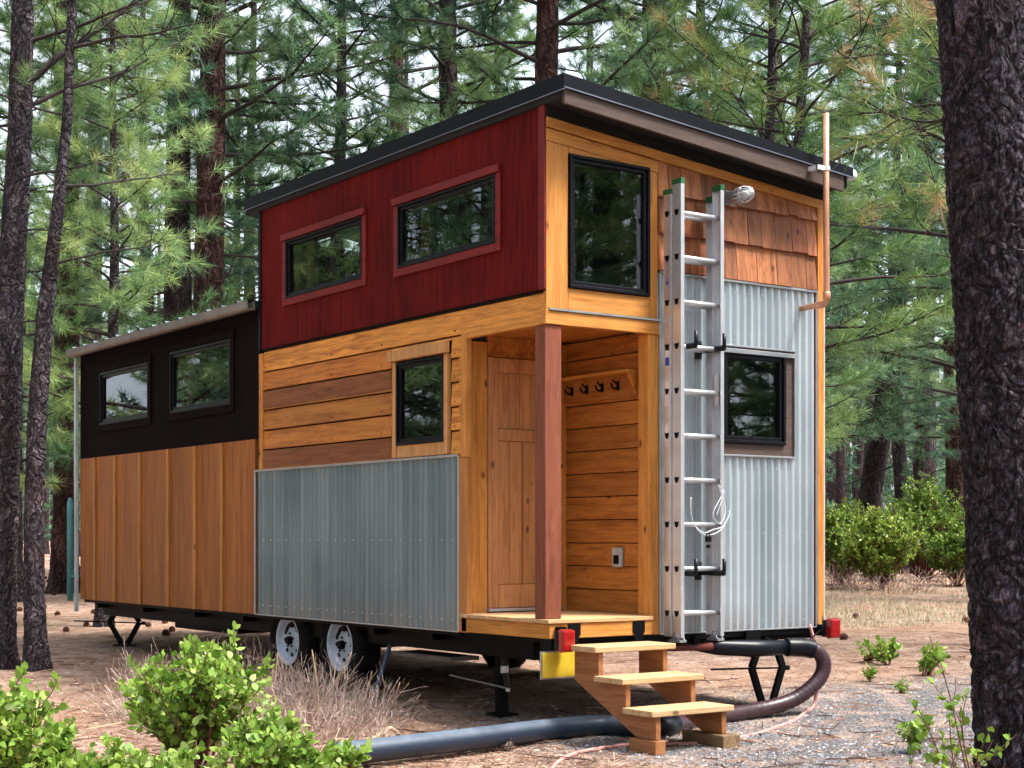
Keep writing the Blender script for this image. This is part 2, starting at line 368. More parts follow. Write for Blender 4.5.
# ================================================================ THE TINY HOUSE
H=empty('tiny_house',(1.25,4.0,.03),'tall tiny house on wheels clad in red panels, golden cedar boards and corrugated steel','tiny house',absolute=True)
Y1,Y2=3.98,8.17; ZF=.58; ZP=2.60
def minus(r,holes):
    """rectangle (a0,a1,z0,z1) minus holes -> list of rectangles"""
    out=[r]
    for h in holes:
        nx=[]
        for a0,a1,z0,z1 in out:
            b0,b1,c0,c1=max(a0,h[0]),min(a1,h[1]),max(z0,h[2]),min(z1,h[3])
            if b0>=b1-1e-6 or c0>=c1-1e-6: nx.append((a0,a1,z0,z1)); continue
            if a0<b0-1e-6: nx.append((a0,b0,z0,z1))
            if b1<a1-1e-6: nx.append((b1,a1,z0,z1))
            if z0<c0-1e-6: nx.append((b0,b1,z0,c0))
            if c1<z1-1e-6: nx.append((b0,b1,c1,z1))
        out=nx
    return [q for q in out if q[1]-q[0]>.004 and q[3]-q[2]>.004]
def zr(x): return 3.93-.091*x        # underside of the high roof at the wall
# windows: (plane, a0,a1,z0,z1) outer size of the frame
WR1=(2.275,3.50,3.145,3.612); WR2=(.538,1.766,3.145,3.60); WS=(1.155,1.785,1.878,2.475)
WD1=(6.34,7.60,2.365,2.90); WD2=(4.54,5.84,2.368,2.94)
WE=(.176,.842,2.80,3.648); WE2=(1.492,2.09,1.865,2.50)
# ---- structural walls (inside face lined)
core=MB()
def cx(x0,x1,rects):
    for a0,a1,z0,z1 in rects: core.box(x0,x1,a0,a1,z0,z1)
cx(.03,.10,minus((.10,Y1,ZP+.02,3.90),[WR1,WR2])); cx(.03,.10,minus((1.02,Y1,ZF,ZP+.02),[WS]))
cx(.035,.10,minus((Y1,Y2-.07,ZF,3.12),[WD1,WD2]))
for r in minus((.03,2.44,ZP+.02,3.70),[WE]): core.box(r[0],r[1],.03,.10,r[2],r[3])
core.prism([(.03,3.70),(2.44,3.70),(.03,3.92)],'y',.03,.10)
for r in minus((.98,2.44,ZF,ZP+.02),[WE2]): core.box(r[0],r[1],.03,.10,r[2],r[3])
BW1=(1.3,2.9,3.05,3.5); BW2=(4.7,7.3,2.2,2.85)  # unseen far-wall windows, added to let light show through the house
cx(2.40,2.47,minus((.10,Y1,ZF,3.68),[BW1])); cx(2.40,2.47,minus((Y1,Y2-.07,ZF,3.12),[BW2]))
core.box(.03,2.47,Y2-.07,Y2-.002,ZF,3.12); core.box(.10,2.40,Y1-.07,Y1-.002,3.05,3.68)
core.box(.10,2.40,1.02,Y2-.07,ZF,ZF+.05); core.box(.98,2.40,.10,1.02,ZF,ZF+.05)
core.box(.10,2.40,.10,1.02,ZP+.03,ZP+.09); core.box(.10,2.40,1.02,1.9,ZP+.03,ZP+.09)
core.build('inner_wall',M['inside'],H)
MB().box(.94,.98,.0355,1.02,ZF,ZP+.02).box(.035,.94,.995,1.02,ZF,ZP+.02).build('porch_partition',M['inside'],H)
# ---- red upper siding
s=MB()
for r in minus((.0,Y1+.0,2.775,3.93),[WR1,WR2]): s.box(0,.028,max(r[0],.062),r[1],r[2],r[3])
s.build('upper_siding',M['red'],H)
MB().box(-.016,.0,.0,.062,2.773,3.93).box(.0,.028,.0,.062,2.773,3.93).build('corner_trim',M['redtrim'],H,bevel=.003)
MB().box(-.012,-.002,Y1-.03,Y1+.012,2.76,3.93).box(-.002,.03,Y1+.002,Y1+.012,3.1,3.93).build('edge_flashing',M['black_metal'],H)
MB().box(-.012,-.002,.0,Y1,2.766,2.778).build('drip_strip',M['dark'],H)
# ---- cedar lap boards on the side
lv=[1.787,1.95,2.112,2.278,2.441,2.594,2.766]
holes=[(WS[0]-.075,WS[1]+.075,WS[2]-.2,WS[3]+.09)]
dk=MB(); bd=MB()
for i in range(6):
    z0,z1=lv[i],lv[i+1]-.011
    if i==5: rs=[(.0,Y1-.065,z0,z1)]
    else: rs=minus((.945,Y1-.065,z0,z1),holes)
    for a0,a1,c0,c1 in rs:
        if i==5:
            bd.hexa([(-.004,a0,c0),(.026,a0,c0),(.026,a1,c0),(-.004,a1,c0),(.004,a0,c1),(.026,a0,c1),(.026,a1,c1),(.004,a1,c1)])
        else:
            bd.hexa([(-.008,a0+.002,c0),(.026,a0+.002,c0),(.026,a1-.002,c0),(-.008,a1-.002,c0),(.004,a0+.002,c1),(.026,a0+.002,c1),(.026,a1-.002,c1),(.004,a1-.002,c1)])
def board_tones(o,dark):
    pass
bd.build('lap_siding',M['cedar_y'],H,bevel=.0025)
# the two browner boards are boards of another tone
M['cedar_brown']=wood('brown_cedar_board',(.27,.090,.028),(.13,.036,.012),'y',var=.1,knots=.35)
MB().box(-.0095,-.006,WS[1]+.08,Y1-.07,2.285,2.425).box(-.0095,-.006,WS[1]+.08,Y1-.07,1.792,1.936).build('dark_board',M['cedar_brown'],H,label='darker brown cedar boards among the golden ones')
MB().box(.0265,.0295,.95,Y1-.0,1.78,2.766).build('siding_backing',M['soffit'],H)
MB().box(-.014,.03,Y1-.065,Y1-.002,1.787,2.745).build('corner_board',M['cedar_z'],H,bevel=.004)
MB().box(-.014,.03,.878,.943,1.76,2.592).build('corner_board',M['cedar_z'],H,bevel=.004)
MB().box(-.012,.03,.878,.972,ZF-.002,1.758).build('corner_board',wood('orange_trim_board',(.52,.22,.06),(.32,.11,.025),'z',.1,.4),H,bevel=.004)
nl=MB()
for i in range(6):
    for y in (1.03,2.0,2.75,3.40,3.88):
        nl.lathe([(0,-.0095),(.005,-.0095),(.005,-.002)],'x',(0,y,lv[i]+.03),6)
nl.build('nail_row',M['chassis'],H)
# ---- corrugated steel
def corr(name,axis,a0,a1,z0,z1,per,amp,face,mat,holes=(),seg=8,label=None):
    m=MB(); n=int(round((a1-a0)/per*seg)); 
    zs=[z0,z1]
    cols=[]
    for (r0,r1,c0,c1) in minus((a0,a1,z0,z1),holes):
        n=max(2,int(round((r1-r0)/per*seg)))
        vs=[]; fs=[]
        for i in range(n+1):
            a=r0+(r1-r0)*i/n; d=face+amp*(math.cos(2*math.pi*(a-a0)/per))
            for z in (c0,c1): vs.append((d,a,z) if axis=='x' else (a,d,z))
        for i in range(n): fs.append((2*i,2*i+2,2*i+3,2*i+1))
        m.add(vs,fs)
    o=m.build(name,mat,H,smooth=True,label=label)
    return o
corr('corrugated_panel','x',.99,Y1+.075,ZF+.004,1.775,.068,.0075,.008,M['galv_side'])
st=MB().box(-.014,.0,.985,Y1+.085,1.768,1.785).box(-.014,.0,.972,.990,ZF,1.768).box(-.012,.0,Y1+.072,Y1+.09,ZF,1.768)
st.box(-.010,.0,.99,Y1+.07,ZF-.004,ZF+.006)
st.build('edge_flashing',M['steel'],H,bevel=.002)
corr('corrugated_panel','y',.935,2.403,ZF+.004,2.972,.0668,.0155,.009,M['galv_end'],holes=[(1.487,2.18,1.78,2.535)])
st=MB().box(.93,2.405,-.016,.0,2.966,2.982).box(2.397,2.407,-.014,.0,ZF,2.966).box(.925,.937,-.014,.0,ZF,2.966).box(.937,2.397,-.012,.002,ZF-.004,ZF+.006)
st.box(1.482,2.185,-.018,.004,2.525,2.538).box(1.482,2.18,-.022,.004,2.462+.02,2.512).box(1.482,2.185,-.018,.004,1.775,1.788).box(2.175,2.185,-.016,.004,1.788,2.525)
st.build('edge_flashing',M['steel'],H,bevel=.002)
scr=MB()
for y in np.arange(1.06,4.0,.136):
    for z in (.66,1.2): scr.lathe([(0,-.004),(.006,-.004),(.007,.0)],'x',(-.0015,y,z),8)
for x in np.arange(1.46,2.40,.1336):
    for z in (.64,1.25,1.7,2.62,2.9): scr.lathe([(0,-.004),(.006,-.004),(.007,.0)],'y',(x+.01,-.006,z),8)
scr.build('screw_row',M['steel'],H)
# ---- dark upper part and plywood of the low section
s=MB()
for r in minus((Y1+.02,Y2,2.047,3.14),[WD1,WD2]): s.box(.004,.034,r[0],r[1],r[2],r[3])
s.build('dark_siding',M['dark'],H)
s=MB(); ys=[Y1+.105,4.716,5.88,7.195,Y2]
for a,b in zip(ys[:-1],ys[1:]): s.box(.004,.034,a+.001,b-.001,ZF,2.045)
s.build('plywood_siding',M['ply'],H)
s=MB()
for y in (4.716,5.28,5.882,6.553,7.195,7.741): s.box(-.014,.0035,y-.022,y+.022,ZF,2.043)
s.build('batten',wood('batten_wood',(.58,.27,.07),(.38,.14,.03),'z',.15,.4),H,bevel=.003)
# ---- end wall boards
def zt(x): return zr(x)-.075
t=MB()
t.prism([(.0,zt(0)-.062),(2.468,zt(2.468)-.062),(2.468,zt(2.468)),(.0,zt(0))],'y',-.014,.028)
t.prism([(.0,zt(0)-.145),(.92,zt(.92)-.145),(.92,zt(.92)-.068),(.0,zt(0)-.068)],'y',-.003,.028)
t.build('top_trim',M['cedar_x'],H,bevel=.003)
MB().prism([(.0,zt(0)+.002),(2.47,zt(2.47)+.002),(2.47,zr(2.47)),(.0,zr(0))],'y',-.01,.028).build('top_dark_strip',M['soffit'],H)  # dark strip between the top trim and the roof underside
MB().prism([(.0,2.66),(.172,2.66),(.172,zt(.172)-.148),(.0,zt(0)-.148)],'y',-.002,.028).build('window_board',M['cedar_z'],H,bevel=.002)
MB().prism([(.846,2.66),(.915,2.66),(.915,zt(.915)-.148),(.846,zt(.846)-.148)],'y',-.002,.028).build('window_board',M['cedar_z'],H,bevel=.002)
MB().box(.175,.843,-.001,.028,2.66,2.797).build('window_board',M['cedar_x'],H,bevel=.002)
MB().prism([(.175,3.652),(.843,3.652),(.843,zt(.843)-.148),(.175,zt(.175)-.148)],'y',-.001,.028).build('window_board',M['cedar_x'],H)
MB().box(.015,.925,-.022,.0,2.645,2.657).build('edge_flashing',M['steel'],H)
MB().box(-.014,.925,-.012,.03,2.558,2.643).build('porch_beam',M['cedar_x'],H,bevel=.003)
MB().box(-.016,.03,.03,.876,2.556,2.592).build('porch_beam',M['cedar_y'],H,bevel=.003)
# shingles
M['felt']=M['soffit']
sh=MB(); rows=[2.985,3.235,3.485,3.735]
for i,z0 in enumerate(rows):
    x=.918+rng.uniform(-.05,0)
    while x<2.397:
        w=rng.uniform(.09,.19); a=max(x,.918); b=min(x+w-.004,2.397)
        if b-a>.02:
            jz=rng.uniform(-.012,.012); top0=min(z0+.27,zt(a)-.064); top1=min(z0+.27,zt(b)-.064)
            if min(top0,top1)>z0+.02:
                yb=-.020+rng.uniform(-.004,.003); yt=.006
                zb=z0+(jz if i else .0)
                sh.hexa([(a,yb,zb),(b,yb,zb),(b,.026,zb),(a,.026,zb),(a,yt,top0),(b,yt,top1),(b,.026,top1),(a,.026,top0)])
        x+=w
sh.build('shingle_siding',M['shingle'],H)
MB().prism([(.918,2.98),(2.397,2.98),(2.397,zt(2.397)-.07),(.918,zt(.918)-.07)],'y',.0265,.0295).build('shingle_backing',M['soffit'],H)
MB().prism([(2.408,ZF),(2.47,ZF),(2.47,zt(2.47)-.064),(2.408,zt(2.408)-.064)],'y',-.016,.028).build('corner_board',M['cedar_z'],H,bevel=.003)
MB().box(2.4705,2.484,-.012,Y1,ZF,3.70).box(2.4705,2.484,Y1,Y2,ZF,3.12).build('far_siding',plain('far_siding_paint',(.45,.44,.42),.6),H)
MB().box(.03,2.49,Y2,Y2+.02,ZF,3.13).build('back_siding',M['ply'],H)
MB().box(.03,2.47,Y1,Y1+.02,3.14,3.7).build('back_siding',M['red'],H)
# ---- porch
MB().box(.862,.924,-.004,.10,ZF+.09,2.556).build('porch_post_trim',M['cedar_z'],H,bevel=.003)
MB().box(.835,.8615,-.002,.10,ZF+.12,2.556).build('porch_jamb',M['cedar_z'],H,bevel=.002)
MB().box(.862,.924,-.0045,.03,ZF,ZF+.088).build('porch_post_trim',M['cedar_z'],H)
b_=MB(); z=.705; k=0
while z<2.59:
    h=.160; z1=min(z+h,2.595)+.004
    b_.hexa([(.900,.104,z),(.938,.104,z),(.938,.994,z),(.900,.994,z),(.909,.104,z1-.010),(.938,.104,z1-.010),(.938,.994,z1-.010),(.909,.994,z1-.010)]); z+=h
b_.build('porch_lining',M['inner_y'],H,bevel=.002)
MB().box(.0,.062,.945,.990,ZF+.12,2.556).box(.062,.218,.966,.990,ZF+.12,2.556).build('door_casing',M['cedar_z'],H,bevel=.003)
MB().box(.862,.899,.966,.994,ZF+.12,2.58).build('door_casing',M['cedar_z'],H)
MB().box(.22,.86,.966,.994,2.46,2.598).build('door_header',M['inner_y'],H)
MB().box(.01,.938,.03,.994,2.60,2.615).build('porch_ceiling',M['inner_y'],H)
MB().lathe([(0,-.018),(.04,-.016),(.05,0)],'z',(.33,.46,2.599),20).build('ceiling_light',M['white'],H)
# door: stiles, rails and v-grooved boards
D=MB()
x0,x1,zb,ztop=.222,.858,.735,2.455
D.box(x0,x0+.085,.956,.99,zb,ztop).box(x1-.085,x1,.956,.99,zb,ztop)
for a,b in ((zb,zb+.16),(1.885,1.965),(ztop-.10,ztop)): D.box(x0+.086,x1-.086,.956,.99,a,b)
D.box(.516,.566,.956,.99,zb+.161,1.884)
do=D.build('door',M['door'],H,bevel=.004)
pn=MB()
for a,b,c,d in ((x0+.088,.514,zb+.162,1.883),(.568,x1-.088,zb+.162,1.883),(x0+.088,x1-.088,1.967,ztop-.102)):
    n=max(2,int(round((b-a)/.085))); w=(b-a)/n
    for i in range(n): pn.box(a+i*w+.0015,a+(i+1)*w-.0015,.972,.986,c,d)
pn.build('door_panel',M['door'],do,bevel=.002)
do.location=[-a for a in H.location]
for c in kids(do): c.location=(0,0,0)
MB().box(.22,.86,.945,.99,.712,.732).build('door_sill',M['alu'],H,bevel=.002)
hd=MB().lathe([(0,-.05),(.022,-.045),(.025,-.03),(.012,-.02),(.012,0)],'y',(.80,.955,1.72),14).build('handle',M['chassis'],do,smooth=True)
# deck
dk=MB(); y=-.062; i=0
while y<.93:
    y1=min(y+.138,.944); dk.box(-.03 if y<.93 else .0,.899 if y>.0 else .83,y,y1-.005,.680,.705); y=y1; i+=1
dk.build('porch_deck',M['deck'],H,bevel=.003)
fas=MB().box(-.012,.013,-.028,.94,ZF+.004,.679); fas.build('deck_fascia',M['cedar_y'],H,bevel=.003)
MB().box(-.012,.83,-.052,-.029,ZF+.004,.679).build('deck_fascia',M['cedar_x'],H,bevel=.003)
MB().box(.013,.86,-.02,.94,ZF-.02,.60).build('deck_frame',M['chassis'],H)
for x in (.13,.66):
    MB().box(x,x+.10,-.058,-.0525,.60,.676).prism([(x+.01,.60),(x+.09,.60),(x+.075,.53),(x+.025,.53)],'y',-.0575,-.053).build('step_bracket',M['chassis'],H)
MB().box(-.006,.122,.001,.112,.706,2.5575).build('porch_post',M['post'],H,bevel=.006)
# coat rack
rk=MB().box(.785,.899,.16,.988,2.318,2.338).build('shelf',M['cedar_y'],H,bevel=.002)
MB().box(.878,.8995,.16,.988,2.165,2.317).prism([(.80,2.317),(.877,2.317),(.877,2.18)],'y',.162,.185).build('shelf_board',M['inner_y'],H,bevel=.002)
for y in (.36,.53,.70,.87):
    MB().box(.870,.8775,y-.012,y+.012,2.215,2.275).tube([(.868,y,2.235),(.845,y,2.222),(.822,y,2.235),(.816,y,2.262)],.007,8).tube([(.868,y,2.258),(.842,y,2.27),(.83,y,2.285)],.006,8).build('hook',M['chassis'],H,smooth=True)
ot=MB().box(.872,.8985,.325,.425,1.018,1.150).build('outlet_cover',M['grey'],H,bevel=.008)
oh=MB().box(.866,.8715,.35,.40,1.04,1.10).build('flap',M['chassis'],ot); oh.location=(0,0,0)
ot.location=[-a for a in H.location]
# ---- windows
def window(plane,r,fr=.042,depth=.05,trim=None,jd=.11,out=-.012,inner=None,sash=.03):
    """plane 'x' (side, faces -x), 'y' (end, faces -y); r=(a0,a1,z0,z1)"""
    a0,a1,z0,z1=r
    def B(m,u0,u1,w0,w1,c0,c1):   # u along wall, w depth from face into the house
        if plane=='x': m.box(w0,w1,u0,u1,c0,c1)
        elif plane=='y': m.box(u0,u1,w0,w1,c0,c1)
        else: m.box(2.5-w1,2.5-w0,u0,u1,c0,c1)
        return m
    def ring(m,q,f,w0,w1):
        u0,u1,c0,c1=q
        B(m,u0,u1,w0,w1,c0,c0+f);B(m,u0,u1,w0,w1,c1-f,c1);B(m,u0,u0+f,w0,w1,c0+f,c1-f);B(m,u1-f,u1,w0,w1,c0+f,c1-f)
        return m
    m=MB(); e=.0015; q=(a0+e,a1-e,z0+e,z1-e); ring(m,q,fr*.45,out-.008,depth)
    q2=(a0+fr*.45+e,a1-fr*.45-e,z0+fr*.45+e,z1-fr*.45-e); ring(m,q2,fr*.55,out+.006,depth-.008)
    w=m.build('window',M['frame'],H,bevel=.003)
    p=(a0+fr+e,a1-fr-e,z0+fr+e,z1-fr-e)
    pm=B(MB(),p[0],p[1],out+.024,out+.026,p[2],p[3])
    # one sheet is enough for a pane
    g=MB()
    if plane=='x': g.add([(out+.025,p[0],p[2]),(out+.025,p[0],p[3]),(out+.025,p[1],p[3]),(out+.025,p[1],p[2])],[(0,1,2,3)])
    elif plane=='y': g.add([(p[0],out+.025,p[2]),(p[1],out+.025,p[2]),(p[1],out+.025,p[3]),(p[0],out+.025,p[3])],[(0,1,2,3)])
    else: g.add([(2.5-out-.025,p[0],p[2]),(2.5-out-.025,p[1],p[2]),(2.5-out-.025,p[1],p[3]),(2.5-out-.025,p[0],p[3])],[(0,1,2,3)])
    g.build('pane',M['glass'],w).location=(0,0,0)
    j=MB(); ring(j,(a0+.012,a1-.012,z0+.012,z1-.012),.02,depth+.001,jd+.01)
    j.build('jamb',M['inwood'],w).location=(0,0,0)
    if plane=='x':   # the yellow stud seen through the glass
        MB().box(.125,.165,a1-.22,a1-.10,z0-.02,z1+.02).build('stud',M['inwood'],w).location=(0,0,0)
    if trim: trim(B,ring,w)
    return w
def redtrim(B,ring,w,r):
    a0,a1,z0,z1=r; m=MB(); t=.055; o=-.016
    B(m,a0-t,a1+t,-.034,-.001,z1+.001,z1+.052)     # projecting head
    B(m,a0-t,a0,o,-.001,z0-t,z1); B(m,a1,a1+t,o,-.001,z0-t,z1); B(m,a0,a1,o,-.001,z0-t,z0)
    m.build('trim',M['redtrim'],w,bevel=.003).location=(0,0,0)
for r in (WR1,WR2): window('x',r,.042,trim=lambda B,ring,w,r=r:redtrim(B,ring,w,r))
def sidetrim(B,ring,w):
    a0,a1,z0,z1=WS; m=MB()
    B(m,a0-.065,a1+.075,-.05,-.009,z1+.006,z1+.082)
    B(m,a0-.045,a0-.001,-.018,.02,1.79,z1+.004); B(m,a1+.001,a1+.052,-.018,.02,1.79,z1+.004); B(m,a0,a1,-.010,.02,1.79,z0-.001)
    m.build('trim',wood('window_trim_cedar',(.66,.34,.13),(.45,.19,.05),'z',.1,.3),w,bevel=.003).location=(0,0,0)
window('x',WS,.045,trim=sidetrim)
def dtrim(r):
    def f(B,ring,w):
        a0,a1,z0,z1=r; m=MB(); t=.07
        B(m,a0-t-.02,a1+t+.02,-.022,.003,z1+.001,z1+.062)
        B(m,a0-t,a0,-.012,.003,z0-t,z1); B(m,a1,a1+t,-.012,.003,z0-t,z1); B(m,a0,a1,-.012,.003,z0-t,z0)
        m.build('trim',wood('dark_trim',(.008,.004,.0035),(.003,.002,.002),'y',.1,0,.85,spec=.08),w,bevel=.003).location=(0,0,0)
    return f
for r in (WD1,WD2): window('x',r,.055,trim=dtrim(r),out=.0)
window('y',WE,.045,out=-.012)
def brtrim(B,ring,w):
    m=MB(); a0,a1,z0,z1=WE2
    B(m,a0-.003,2.174,.001,.02,1.79,z0-.001); B(m,a1+.001,2.174,.001,.02,z0,z1-.02); B(m,a0-.003,2.174,-.006,.02,z1+.014,2.524)
    m.build('trim',M['brown'],w).location=(0,0,0)
window('y',WE2,.05,trim=brtrim,out=-.012)
window('b',BW1,.045); window('b',BW2,.045)
# ---- high roof
RB=4.22
def rz_(x): return 4.072-.0905*(x+.03)
rf=MB().prism([(-.022,rz_(-.022)-.14),(2.52,rz_(2.52)-.14),(2.52,rz_(2.52)-.012),(-.022,rz_(-.022)-.012)],'y',-.19,RB-.02)
RO=rf.build('roof',M['soffit'],H)
def sub(o): o.location=(0,0,0); return o
fl=MB().prism([(-.03,rz_(-.03)-.095),(-.0245,rz_(-.03)-.095),(-.0245,rz_(-.03)+.0),(-.03,rz_(-.03)+.0)],'y',-.225,RB)
fl.prism([(-.0245,rz_(-.03)-.083),(2.545,rz_(2.545)-.068),(2.545,rz_(2.545)),(-.0245,rz_(-.0245))],'y',-.225,-.2185)
fl.prism([(-.0245,rz_(-.0245)-.006),(2.545,rz_(2.545)-.006),(2.545,rz_(2.545)),(-.0245,rz_(-.0245))],'y',-.2185,RB)
fl.prism([(-.0245,rz_(-.03)-.083),(2.545,rz_(2.545)-.068),(2.545,rz_(2.545)),(-.0245,rz_(-.0245))],'y',RB,RB+.006)
sub(fl.build('drip_edge',M['black_metal'],RO))
lip=MB().prism([(-.03,rz_(-.03)-.090),(2.545,rz_(2.545)-.075),(2.545,rz_(2.545)-.068),(-.03,rz_(-.03)-.083)],'y',-.231,-.219)
lip.box(-.036,-.024,-.23,RB,rz_(-.03)-.101,rz_(-.03)-.0955)
sub(lip.build('metal_lip',plain('lip_metal',(.22,.24,.30),.35,.6),RO))
sub(MB().prism([(-.018,rz_(-.018)-.182),(2.46,rz_(2.46)-.185),(2.46,rz_(2.46)-.078),(-.018,rz_(-.018)-.092)],'y',-.215,-.19).build('fascia_board',M['brown'],RO,bevel=.003))
gt=MB().tube([(2.575,-.20,3.80),(2.575,RB,3.78)],.038,10); sub(gt.build('gutter',M['white'],RO,smooth=True))
# ---- low roof
LR=MB().hexa([(-.03,Y1+.02,3.135),(2.52,Y1+.02,3.135),(2.52,8.30,3.135),(-.03,8.30,3.135),(-.03,Y1+.02,3.185),(2.52,Y1+.02,3.20),(2.52,8.30,3.20),(-.03,8.30,3.185)]).build('low_roof',M['soffit'],H)
sheet=MB(); n=int((8.26-Y1-.03)/.012); vs=[];fs=[]
per=.30
for i in range(n+1):
    y=Y1+.03+i*.012; ph=(y/per)%1; h=.028 if ph<.16 else 0.
    h=.018*min(1,max(0,(.09-abs(ph-.12))/.03))
    vs+=[(-.10,y,3.192+h),(2.56,y,3.262+h)]
for i in range(n): fs.append((2*i,2*i+1,2*i+3,2*i+2))
sheet.add(vs,fs); sub(sheet.build('roof_sheet',plain('roof_sheet_metal',(.18,.24,.24),.35,.5),LR))
gp=[(-.112,3.18),(-.120,3.185),(-.120,3.125),(-.105,3.11),(-.045,3.11),(-.045,3.18),(-.055,3.18),(-.055,3.12),(-.102,3.12),(-.112,3.13)]
sub(MB().prism(gp,'y',Y1-.0,8.26).build('gutter',plain('grey_gutter',(.20,.175,.16),.5,.1),LR))
MB().bar((-.03,8.20,.45),(-.03,8.20,3.10),.05,.035).build('downspout',plain('downspout_paint',(.50,.56,.58),.45),H,bevel=.005)
# ---- lamp on the shingles
lm=MB().box(1.495,1.565,-.035,-.02,3.48,3.58).lathe([(0,-.08),(.036,-.08),(.04,-.03),(.045,0)],'y',(1.53,-.035,3.53),18)
LM=lm.build('wall_lamp',plain('lamp_base_grey',(.35,.36,.38),.4,.5),H); LM.location=[-a for a in H.location]
sub(MB().lathe([(.036,0),(.042,-.04),(.042,-.09),(.03,-.125),(0,-.135)],'y',(1.53,-.115,3.53),18).build('glass_jar',M['clear'],LM,smooth=True))
sub(MB().lathe([(0,-.10),(.022,-.09),(.027,-.06),(.015,-.02),(.012,0)],'y',(1.53,-.115,3.53),14).build('bulb',M['bulb'],LM,smooth=True))
cg=MB()
for k in range(6):
    a=math.pi*k/6
    cg.tube([(1.53+.052*math.cos(a)*s_,-.115-d,3.53+.052*math.sin(a)*s_) for s_,d in ((1,0),(1.05,.07),(.8,.12),(0,.15),(-.8,.12),(-1.05,.07),(-1,0))],.003,5)
cg.tube([(1.53+.054*math.cos(t),-.18,3.53+.054*math.sin(t)) for t in np.linspace(0,6.283,17)],.003,5)
sub(cg.build('wire_guard',M['wire'],LM))
# ---- copper vent pipe
cp=MB().tube([(2.19,-.30,4.15),(2.19,-.30,3.5),(2.195,-.30,2.90),(2.197,-.296,2.855),(2.20,-.27,2.838),(2.23,-.10,2.84),(2.25,.0,2.842)],.021,14)
CP=cp.build('copper_pipe',M['copper'],H,smooth=True); CP.location=[-a for a in H.location]
sub(MB().lathe([(.024,0),(.027,.004),(.027,.05),(.024,.054)],'z',(2.195,-.30,2.865),14).lathe([(.024,0),(.027,.004),(.027,.045),(.024,.05)],'y',(2.205,-.262,2.839),14).build('elbow',M['copper'],CP,smooth=True))
sub(MB().lathe([(.022,0),(.027,.0),(.027,.03),(.022,.03)],'z',(2.19,-.30,3.755),14).box(2.10,2.165,-.31,-.29,3.755,3.785).box(2.10,2.13,-.30,-.215,3.755,3.785).build('pipe_clip',M['white'],CP))
# ---- chassis
ch=MB()
ch.box(.16,.26,.35,7.9,.42,.575).box(2.2,2.3,.35,7.9,.42,.575)
for y in (.05,1.4,2.2,4.4,5.4,6.6,7.8): ch.box(.05,2.42,y,y+.08,.50,.578)
ch.box(.03,2.44,.02,.10,.535,.578).box(1.0,2.39,.0,.02,.54,.578)
ch.box(.02,.06,1.0,8.1,.552,.5785)
CH=ch.build('chassis',M['chassis'],H)
MB().box(.22,1.6,5.0,6.25,.36,.56).build('holding_tank',M['chassis'],H,bevel=.02)
MB().tube([(.25,5.0,.53),(.25,4.9,.53),(.25,4.84,.47),(.25,4.9,.42),(.25,5.0,.42)],.012,8).build('tank_hose',M['chassis'],H,smooth=True)
MB().box(.30,.55,1.55,2.35,.33,.36).build('axle_step',plain('step_bar_paint',(.25,.21,.19),.6),H)
for yy,z in ((2.84,.385),(3.71,.375)):
    for side in (0,1):
        X=.105 if side==0 else 2.395; sg=1 if side==0 else -1
        t=[(.20,.02),(.255,.0),(.315,.006),(.338,.03),(.342,.10),(.338,.17),(.315,.195),(.25,.2),(.20,.18)]
        wh=empty('wheel',(0,0,0),None,None); del_=[wh]
        bpy.data.objects.remove(wh)
        ty=MB().lathe([(r,sg*h) for r,h in t],'x',(X,yy,z),40)
        for k in range(60):
            a=2*math.pi*k/60
            ty.bar((X+sg*.03,yy+.343*math.cos(a),z+.343*math.sin(a)),(X+sg*.17,yy+.343*math.cos(a+.05),z+.343*math.sin(a+.05)),.016,.008,(0,math.cos(a),math.sin(a)))
        Wm=ty.build('wheel',M['tyre'],H,smooth=True); Wm.location=[-a for a in H.location]
        rim=[(.203,.008),(.19,.004),(.175,.018),(.168,.05),(.13,.062),(.085,.045),(.06,.035),(.045,.04),(0,.04)]
        sub(MB().lathe([(r,sg*h) for r,h in rim],'x',(X,yy,z),40).build('rim',M['rim'],Wm,smooth=True))
        hb=MB().lathe([(0,-.0*sg),(.03,.0),(.034,.01*sg),(.036,.038*sg)],'x',(X-.0*sg,yy,z),16)
        for k in range(5):
            a=2*math.pi*k/5+.3; sub(MB().lathe([(0,-.012*sg),(.009,-.012*sg),(.009,.012*sg)],'x',(X+sg*.035,yy+.057*math.cos(a),z+.057*math.sin(a)),6).build('lug_nut',M['chassis'],Wm))
        for k in range(8):
            a=2*math.pi*k/8; cy,cz=yy+.118*math.cos(a),z+.118*math.sin(a)
            sub(MB().lathe([(0,.0),(.017,.0),(.017,sg*.006)],'x',(X+sg*.0465,cy,cz),10).build('rim_hole',M['chassis'],Wm))
        sub(hb.build('hub',M['chassis'],Wm))
for y in (2.84,3.71): MB().tube([(.12,y,.38),(2.38,y,.38)],.03,8).bar((.3,y-.4,.42),(.3,y+.4,.42),.06,.05).bar((2.2,y-.4,.42),(2.2,y+.4,.42),.06,.05).build('axle',M['chassis'],H)
